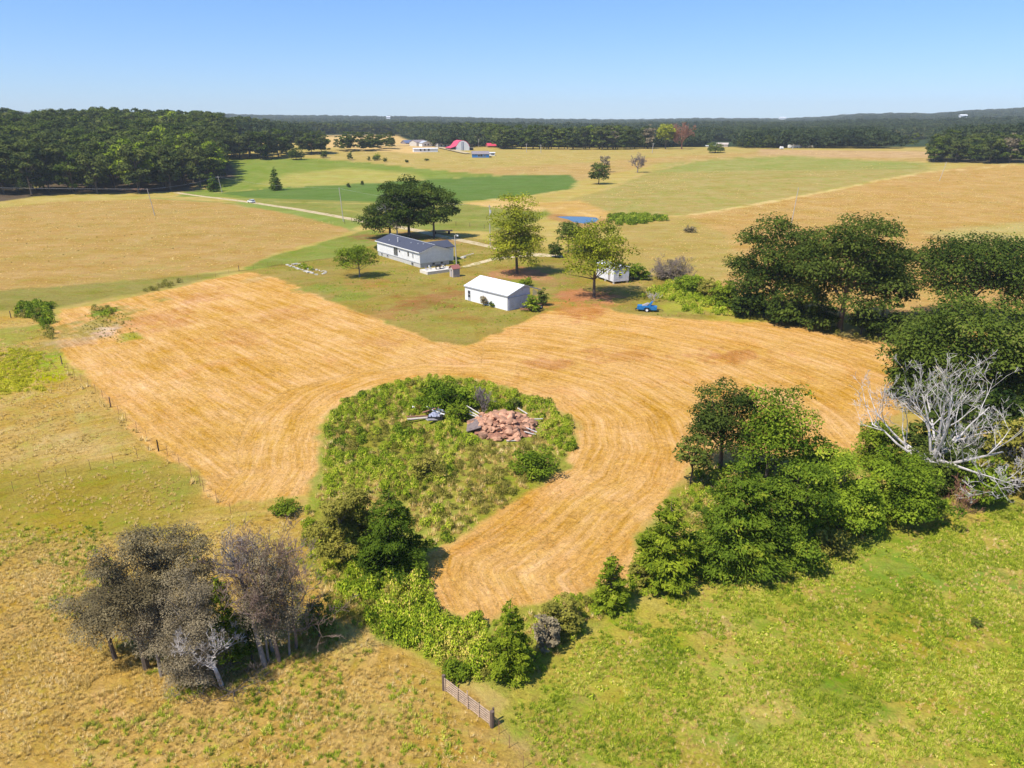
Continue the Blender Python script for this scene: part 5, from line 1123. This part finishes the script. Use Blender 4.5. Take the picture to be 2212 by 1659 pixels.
deadtree('dead_tree', 'large bleached white dead tree spreading bare limbs at right', G(2000, 1052), 13.5, 16.5, 160, 'deadwood', 6, .40, nfirst=12, fork=.26, twig=.014, kids=(2, 3), thick=.42, first=[.9, .15, .55, 1.35, .3, .7, .1, 1.1])
deadtree('fallen_branch', 'broken white limb hanging low in front of the right bushes', G(2110, 1075), 4.2, 12, 161, 'deadwood', 5, .14, nfirst=6, fork=.5, twig=.016, first=[.1, .25, -.05, .3])
# foreground cedars and bushes
T('cedar_tree', 'dark green cone shaped cedar below the weedy circle', 850, 1232, 1048, 180, 'cone', 'cedardark', 170, .19, 1.0)
T('shrub', 'olive green bush touching the left side of the dark cedar', 742, 1205, 1035, 150, 'bush', 'olive', 171, .17, 1.0, cat='shrub', barkm='barkgrey')
T('cedar_tree', 'bright green cedar in the bottom middle near the gate', 1102, 1455, 1290, 118, 'cone', 'cedar', 172, .17, 1.0)
T('cedar_tree', 'small slender cedar at the lower tip of the mown strip', 1318, 1312, 1190, 84, 'cone', 'cedar', 173, .2, 1.0)
T('shrub', 'grey green bush between the two lower cedars', 1215, 1358, 1285, 100, 'bush', 'olive', 174, .2, 1.0, cat='shrub', barkm='barkgrey')
T('shrub', 'dark twiggy bush right behind the bright green cedar', 1180, 1400, 1320, 70, 'bush', 'brown', 175, .18, .8, cat='shrub')
T('shrub', 'bright green weeds bush just above the gate', 985, 1462, 1425, 70, 'bush', 'bright', 176, .17, .8, cat='shrub')
T('shrub', 'small green bush right of the small slender cedar', 1380, 1262, 1210, 60, 'bush', 'olive', 177, .2, .8, cat='shrub')
T('shrub', 'rounded green bush at the top of the weedy circle', 955, 880, 815, 130, 'bush', 'shrub', 178, .26, 1.0, cat='shrub')
T('shrub', 'green bush behind the rock pile in the weedy circle', 1015, 880, 830, 70, 'bush', 'shrub', 179, .26, .9, cat='shrub')
T('shrub', 'low bush at the upper left of the rock pile', 990, 908, 868, 60, 'bush', 'bright', 180, .24, .9, cat='shrub')
T('shrub', 'brown reddish bush in the middle of the weedy circle', 930, 1030, 975, 90, 'bush', 'olive', 181, .2, .7, cat='shrub')
T('shrub', 'lush green bush at the right side of the weedy circle', 1160, 1025, 965, 110, 'bush', 'shrub', 182, .22, .8, cat='shrub')
T('shrub', 'small dark bush right behind the rock pile', 1110, 882, 858, 34, 'bush', 'oak', 183, .22, .9, cat='shrub')
T('shrub', 'single round dark weed bush alone in the right pasture', 2108, 1352, 1336, 28, 'bush', 'oak', 184, .12, .8, cat='shrub')
T('shrub', 'green shrub on the fence line below the mown field', 620, 1110, 1075, 70, 'bush', 'bright', 185, .2, .6, cat='shrub')
deadtree('bare_shrub', 'grey leafless shrub behind the rock pile', G(1042, 890), 3.0, 3.4, 186, 'twigs', 4, .08, nfirst=8, fork=.15, twig=.02)
deadtree('bare_shrub', 'dead brown brush at the right end of the hedge', G(2075, 1110), 2.5, 5, 187, 'rust', 4, .05, nfirst=8, fork=.12, twig=.014)
# bottom left grove
gr = 'grey brown trees of the lower left grove'
T('scrub_tree', 'grey leaved tree with leaning trunk at the left of the lower left grove', 318, 1445, 1150, 190, 'open', 'scrag', 190, .11, .85, group=gr, trunkfrac=.2, stem=.2, npuff=58, pr=.85, barkm='bark')
T('scrub_tree', 'low grey tree reaching out at the far left of the grove', 250, 1425, 1235, 180, 'open', 'scrag', 191, .11, .8, group=gr, trunkfrac=.25, stem=.14, npuff=46, pr=.75, barkm='bark')
T('scrub_tree', 'tall grey green tree at the back of the lower left grove', 385, 1420, 1118, 180, 'open', 'scrag', 192, .11, .85, group=gr, trunkfrac=.2, stem=.2, npuff=52, pr=.85, barkm='bark')
T('scrub_tree', 'brownish twiggy tree in the centre of the grove', 430, 1478, 1215, 150, 'open', 'brown', 193, .08, .7, group=gr, trunkfrac=.1, stem=.14, npuff=60, pr=.8, barkm='barkgrey')
T('scrub_tree', 'grey green tree at the right rear of the grove beside the dead trunks', 452, 1430, 1125, 110, 'open', 'scrag', 203, .11, .75, group=gr, trunkfrac=.2, stem=.14, npuff=40, pr=.75, barkm='barkgrey')
T('scrub_tree', 'sparse brown twiggy tree low at the front left of the grove', 350, 1462, 1265, 150, 'open', 'brown', 204, .08, .6, group=gr, trunkfrac=.2, stem=.12, npuff=46, pr=.7, barkm='barkgrey')
T('scrub_tree', 'thin brown twiggy crown around the pale dead trunks', 580, 1430, 1165, 120, 'open', 'brown', 205, .085, .55, group=gr, trunkfrac=.15, stem=.08, npuff=60, pr=.8, barkm='barkgrey')
T('scrub_tree', 'thin brown twiggy crown at the right end of the grove', 625, 1415, 1190, 110, 'open', 'brown', 206, .085, .5, group=gr, trunkfrac=.1, stem=.07, npuff=50, pr=.8, barkm='barkgrey')
T('shrub', 'grey brown underbrush between the grove trunks', 430, 1475, 1370, 160, 'bush', 'brown', 207, .08, .45, cat='shrub', barkm='barkgrey')
deadtree('dead_tree', 'second pale dead trunk behind the thin brown crown', G(590, 1410), 9.5, 3.4, 208, 'barkgrey', 3, .1, nfirst=12, fork=.75, lean=(-1.0, .6), twig=.012, group='bare dead trees of the lower left grove')
T('cedar_tree', 'green cedar inside the lower left grove beside the dead trunks', 500, 1450, 1232, 85, 'cone', 'cedar', 194, .2, .9)
T('shrub', 'green vine bush under the centre of the grove', 352, 1400, 1290, 60, 'bush', 'shrub', 195, .18, .8, cat='shrub')
T('shrub', 'vine clad stump right of the grove cedar', 545, 1425, 1310, 34, 'bush', 'shrub', 196, .18, .8, cat='shrub')
T('shrub', 'dark green bush right of the dead trunks of the grove', 690, 1375, 1285, 80, 'bush', 'oak', 197, .2, .6, cat='shrub')
deadtree('dead_tree', 'tall pale dead trunk with short branches in the grove', G(573, 1440), 10.6, 3.6, 198, 'barkgrey', 4, .15, nfirst=12, fork=.74, lean=(-1.3, .8), twig=.012, group='bare dead trees of the lower left grove')
deadtree('dead_tree', 'thin grey dead tree at the right end of the grove', G(604, 1428), 9.8, 5.5, 199, 'brownbark', 5, .12, nfirst=13, fork=.5, lean=(-.8, .5), twig=.012, group='bare dead trees of the lower left grove')
deadtree('dead_tree', 'low dead tree with white crooked branches in front of the grove', G(482, 1484), 5.2, 5.0, 200, 'deadwood', 5, .13, nfirst=12, fork=.55, lean=(-.7, 0), twig=.011, group='bare dead trees of the lower left grove', first=[-.6, .1, -.9, .4])
deadtree('dead_tree', 'leafless twiggy tree behind the tall pale dead trunk', G(640, 1400), 8.0, 5.5, 201, 'brownbark', 5, .1, nfirst=10, fork=.3, twig=.010, group='bare dead trees of the lower left grove')
deadtree('fallen_branch', 'dark fallen limb lying in the grass below the grove', G(505, 1500), 1.2, 5.5, 202, 'bark', 4, .08, nfirst=5, fork=.2, twig=.014, first=[.05, .1])
# mid distance loners
T('cedar_tree', 'lone dark cedar standing in the middle of the green field', 596, 411, 357, 30, 'cone', 'cedardark', 210, .7, 1.0)
T('cedar_tree', 'dark cedar beside the utility pole at the wood corner', 462, 414, 370, 30, 'cone', 'cedardark', 211, .7, 1.0)
T('round_tree', 'dark round tree alone on the slope above the pond', 1293, 398, 349, 46, 'dome', 'oak', 212, .8, 1.0, trunkfrac=.08)
T('round_tree', 'half bare tree directly behind the dark round slope tree', 1306, 372, 334, 26, 'open', 'brown', 213, .7, 1.2)
deadtree('bare_tree', 'small reddish bare tree on the slope right of the round tree', G(1377, 373), 11, 11, 214, 'twigs', 5, .35, nfirst=10, fork=.3, twig=.05)
for i, (u, vb, vt, w_, mt, lab) in enumerate([(756, 345.5, 325, 14, 'oak', 'pointed tree before the far hedge trees'), (797, 347, 337, 9, 'oak', 'smallest round bush of four in the far pasture'), (1030 * .0 + 811, 347, 334, 14, 'oak', 'dark round bush of four in the far pasture'),
        (816, 345, 329, 16, 'bright', 'yellow-green tree of four in the far pasture'), (832, 350, 340, 11, 'oak', 'right hand round bush of four in the far pasture'), (753, 405, 393, 10, 'oakdark', 'dark small bush at the green field edge'), (783, 400, 390, 8, 'oak', 'little tree at the green field edge'),
        (879, 351, 344, 10, 'oakdark', 'dark speck of a bush left of the far pasture centre'), (921, 347, 342, 12, 'oak', 'low bush near the centre of the far pasture'), (1545, 330, 306, 44, 'oak', 'dark clump on the ridge before the far tan building'), (1490, 502, 487, 26, 'scrag', 'small grey bush alone in the hay field right of the pond'),
        (700, 341, 324, 18, 'oak', 'small dark tree before the middle wood'), (640, 345, 318, 34, 'oakdark', 'round dark tree at the corner of the green field')]):
    T('small_tree', lab, u, vb, vt, w_, 'bush', mt, 220 + i, .6, .9)
T('tall_tree', 'tall yellow-green tree standing out of the far treeline', 1437, 322, 266, 44, 'dome', 'locust', 240, 1.0, 1.1)
deadtree('bare_tree', 'reddish bare tree beside the tall yellow-green far tree', G(1472, 322), 24, 17, 241, 'rust', 5, .6, nfirst=11, fork=.3, twig=.12)

# ------------------------------------------------------------------ woods: shared tree models
WM = []
for i in range(9):
    mt = ['wood', 'wood', 'wood', 'oakdark', 'oak', 'wood', 'wood', 'oakdark', 'oak'][i]
    WM.append(tree_parts('dome', 20, 11.5 + (i % 3) * 2.2, 300 + i, .95, .95, mt, trunkfrac=.06, npuff=34, pr=2.0))
YM = tree_parts('dome', 20, 13, 320, 1.15, .95, 'bright', trunkfrac=.12, npuff=46, pr=2.3)
BM = tree_parts('open', 20, 12, 321, 1.0, 1.2, 'brown', trunkfrac=.12, npuff=46, pr=2.0)
cand = []
rng = np.random.default_rng(11)
def wood(poly, spacing, hmin, hmax, lab, grp, px=False, clear=None):
    x, y = pts_in(poly, 3.0 / spacing ** 2, rng, px=px); keep = []
    for a, b_ in sorted(zip(x, y), key=lambda q: q[0] ** 2 + q[1] ** 2):
        if clear and any(math.hypot(a - c0[0], b_ - c0[1]) < c0[2] for c0 in clear): continue
        if all((a - k_[0]) ** 2 + (b_ - k_[1]) ** 2 > spacing ** 2 for k_ in keep): keep.append((a, b_))
    for a, b_ in keep: cand.append((a, b_, rng.uniform(hmin, hmax), lab, grp))
def line(px, rows, spacing, hmin, hmax, lab, grp, back=9, jit=2.5):
    g = [G(u, v) for u, v in px]
    for r_ in range(rows):
        for i in range(len(g) - 1):
            n = max(1, int((g[i + 1] - g[i]).length / spacing))
            for k in range(n):
                q = g[i].lerp(g[i + 1], (k + rng.random() * .8) / n); d = Vector((q.x, q.y, 0)).normalized() * (r_ * back)
                cand.append((q.x + d.x + rng.normal() * jit, q.y + d.y + rng.normal() * jit, rng.uniform(hmin, hmax), lab, grp))
cg = G(75, 402)
wood([(-480, 320), (-300, 372), (-256, 384), (-225, 398), (-200, 408), (-178, 424), (-182, 470), (-204, 540), (-242, 640), (-302, 800), (-700, 800), (-700, 340)], 10.5, 21, 29,
     'dark broadleaf tree in the dense wood on the left', 'trees of the left wood', clear=[(cg.x, cg.y, 14), (cg.x - 4, cg.y + 22, 9)])
line([(470, 343), (500, 345), (560, 344), (610, 341)], 4, 9, 17, 23, 'broadleaf tree in the wood corner above the green field', 'trees of the corner wood')
line([(620, 334), (690, 332), (700, 333)], 2, 8, 14, 20, 'broadleaf tree in the far hedge left of the farmstead', 'trees of the far hedge')
line([(700, 330), (760, 326), (800, 326), (845, 321)], 2, 8, 12, 17, 'broadleaf tree in the far hedge left of the farmstead', 'trees of the far hedge')
line([(480, 310), (620, 296), (760, 293), (870, 294), (960, 303), (1040, 309), (1090, 322), (1180, 322.5), (1300, 323), (1410, 321.5)], 3, 8.5, 17, 24, 'broadleaf tree in the long treeline behind the far farmstead', 'trees of the far treeline', back=8)
line([(1080, 322), (1200, 322.5), (1300, 323), (1412, 321.5)], 2, 8.5, 14, 20, 'broadleaf tree in the long treeline behind the far farmstead', 'trees of the far treeline', back=6)
line([(1590, 320), (1640, 322), (1700, 321)], 1, 12, 9, 16, 'low tree at the far end of the hay field', 'low trees behind the hay field')
line([(1765, 320), (1850, 318), (1930, 318), (1985, 318)], 1, 12, 9, 15, 'low tree at the far end of the hay field', 'low trees behind the hay field')
line([(2020, 350), (2120, 352), (2230, 353), (2400, 355)], 6, 9, 14, 20, 'broadleaf tree in the wood at the right edge', 'trees of the right wood', back=9)
cand.sort(key=lambda q: (math.hypot(q[0], q[1]) / q[2]))
infr = lambda q: abs(q[0]) < q[1] * .745 + 12
visl = [q for q in cand if infr(q) and 'left wood' in q[4]]; viso = [q for q in cand if infr(q) and 'left wood' not in q[4]]
chosen = visl[:165] + viso[:125]
first = set(id(q) for q in chosen); rest = [q for q in cand if id(q) not in first]
print('wood trees', len(cand), 'visible', len(visl), len(viso))
LABS = {'trees of the left wood': ('dark', 'on the left')}
for n_, q in enumerate(chosen):
    md_ = WM[int(rng.integers(0, 9))]
    rr_ = rng.random()
    lab, grp = q[3], q[4]
    if rr_ > .965: md_ = YM; lab = lab.replace('dark broadleaf', 'broadleaf').replace('broadleaf', 'pale yellow-green broadleaf'); grp = 'yellow-green ' + grp
    elif rr_ > .955: md_ = BM; lab = lab.replace('dark broadleaf', 'broadleaf').replace('broadleaf', 'withered brown'); grp = 'withered ' + grp
    elif 'left wood' in grp and n_ < 26: lab = 'dark broadleaf tree in the front row of the left wood facing the hay field'; grp = 'front row of the left wood'
    s = q[2] / 20
    put('broadleaf_tree', lab, 'tree', (q[0], q[1], gz(q[0], q[1])), md_[0], md_[1], rz=float(rng.uniform(0, 6.28)), group=grp, sc=(s * float(rng.uniform(.9, 1.2)), s * float(rng.uniform(.9, 1.2)), s))
p = G(70, 1) if False else None
SRC['woods'] = source_collection('wood_tree_source', [m_[1] for m_ in WM])
R3 = np.array([(q[0], q[1], q[2] / 20) for q in rest]); n = len(R3)
scatter('deep_woodland', np.stack([R3[:, 0], R3[:, 1], terrain(R3[:, 0], R3[:, 1])], 1), np.stack([R3[:, 2] * rng.uniform(.9, 1.25, n), R3[:, 2] * rng.uniform(.9, 1.25, n), R3[:, 2]], 1),
        np.stack([np.zeros(n), np.zeros(n), rng.uniform(0, 6.28, n)], 1), SRC['woods'], 9, 5)
# distant wooded hills
def blob(seed):
    r_ = np.random.default_rng(seed)
    Cn, rad, Pt, Nn, rnd = puffy(r_, 1.25, 1.0, 0, 18, .2, 420, flat=.8, low=-.3, irr=.2)
    return leaves(Pt, Nn, .075, r_, mat=M['far'], rnd=rnd, name='canopy')
SRC['far'] = source_collection('hill_canopy_source', [blob(400 + i) for i in range(7)])
rr = []; r = 800.0
while r < 5100:
    s = max(8.5, r * .0088); na = int(r * math.radians(100) / s)
    a = np.radians(-50) + np.radians(100) * (np.arange(na) + rng.random(na)) / na
    rj = r + rng.normal(size=na) * s * .3
    rr.append(np.stack([rj * np.sin(a), rj * np.cos(a), np.full(na, s)], 1)); r += s * (1.0 if r < 1500 else 1.3)
Q = np.concatenate(rr)
keep = np.ones(len(Q), bool)
clearings = [P((655, 318), (680, 290), (870, 291), (920, 312), (960, 322), (900, 332)), P((1505, 320), (1530, 306), (1590, 306), (1600, 320)), P((1905, 320), (1910, 303), (2010, 300), (2040, 320))]
for c0 in clearings: keep &= sdf(Q[:, 0], Q[:, 1], xy(c0)) > 0
keep &= ~((np.hypot(Q[:, 0], Q[:, 1]) < 900) & (fbm(Q[:, 0], Q[:, 1], 60, 91) < .35))
keep &= ~((fbm(Q[:, 0], Q[:, 1], 260, 92, 2) < .27) & (np.hypot(Q[:, 0], Q[:, 1]) < 2600))
Q = Q[keep]; n = len(Q); print('far canopy', n)
wdt = np.maximum(11, Q[:, 2]) * rng.uniform(1.05, 1.5, n); hg = rng.uniform(13, 21, n)
scatter('distant_woods', np.stack([Q[:, 0], Q[:, 1], terrain(Q[:, 0], Q[:, 1]) - 2], 1), np.stack([wdt, wdt, hg], 1), np.stack([np.zeros(n), np.zeros(n), rng.uniform(0, 6.28, n)], 1), SRC['far'], 7, 6)
for i, (u, v, w_, lab) in enumerate([(1690, 262.5, 14, 'tiny pale quarry roof far off on the blue hills'), (839, 262.5, 8, 'tiny white building on the distant hills left of centre'), (2080, 264, 14, 'tiny white roof on the distant hills at the right')]):
    q_ = G(u, v + 1.5); W_ = w_ / pxm(q_); t = thing('distant_building', lab, 'building', q_); zz = 21
    MB().box(-W_ / 2, W_ / 2, 0, 12, -2, zz).build('wall', M['white'], t); MB().prism([(-1, zz), (6, zz + 3), (13, zz)], 'x', -W_ / 2 - 1, W_ / 2 + 1).build('roof', M['whitemetal'], t)

# ------------------------------------------------------------------ haze
hm = bpy.data.materials.new('haze_air'); hm.use_nodes = True; t = hm.node_tree; t.nodes.clear()
pv = nd(t, 'ShaderNodeVolumePrincipled'); pv.inputs['Color'].default_value = (.90, .98, 1.0, 1); pv.inputs['Density'].default_value = HAZE_DENSITY; pv.inputs['Anisotropy'].default_value = 0.0
out = nd(t, 'ShaderNodeOutputMaterial'); t.links.new(pv.outputs[0], out.inputs['Volume'])
if HAZE_DENSITY > 0:
    tag(MB().box(-6600, 6600, -6600, 6600, -60, 190).build('haze', hm), kind='stuff')
print('tris', sum(len(m_.polygons) for m_ in bpy.data.meshes))
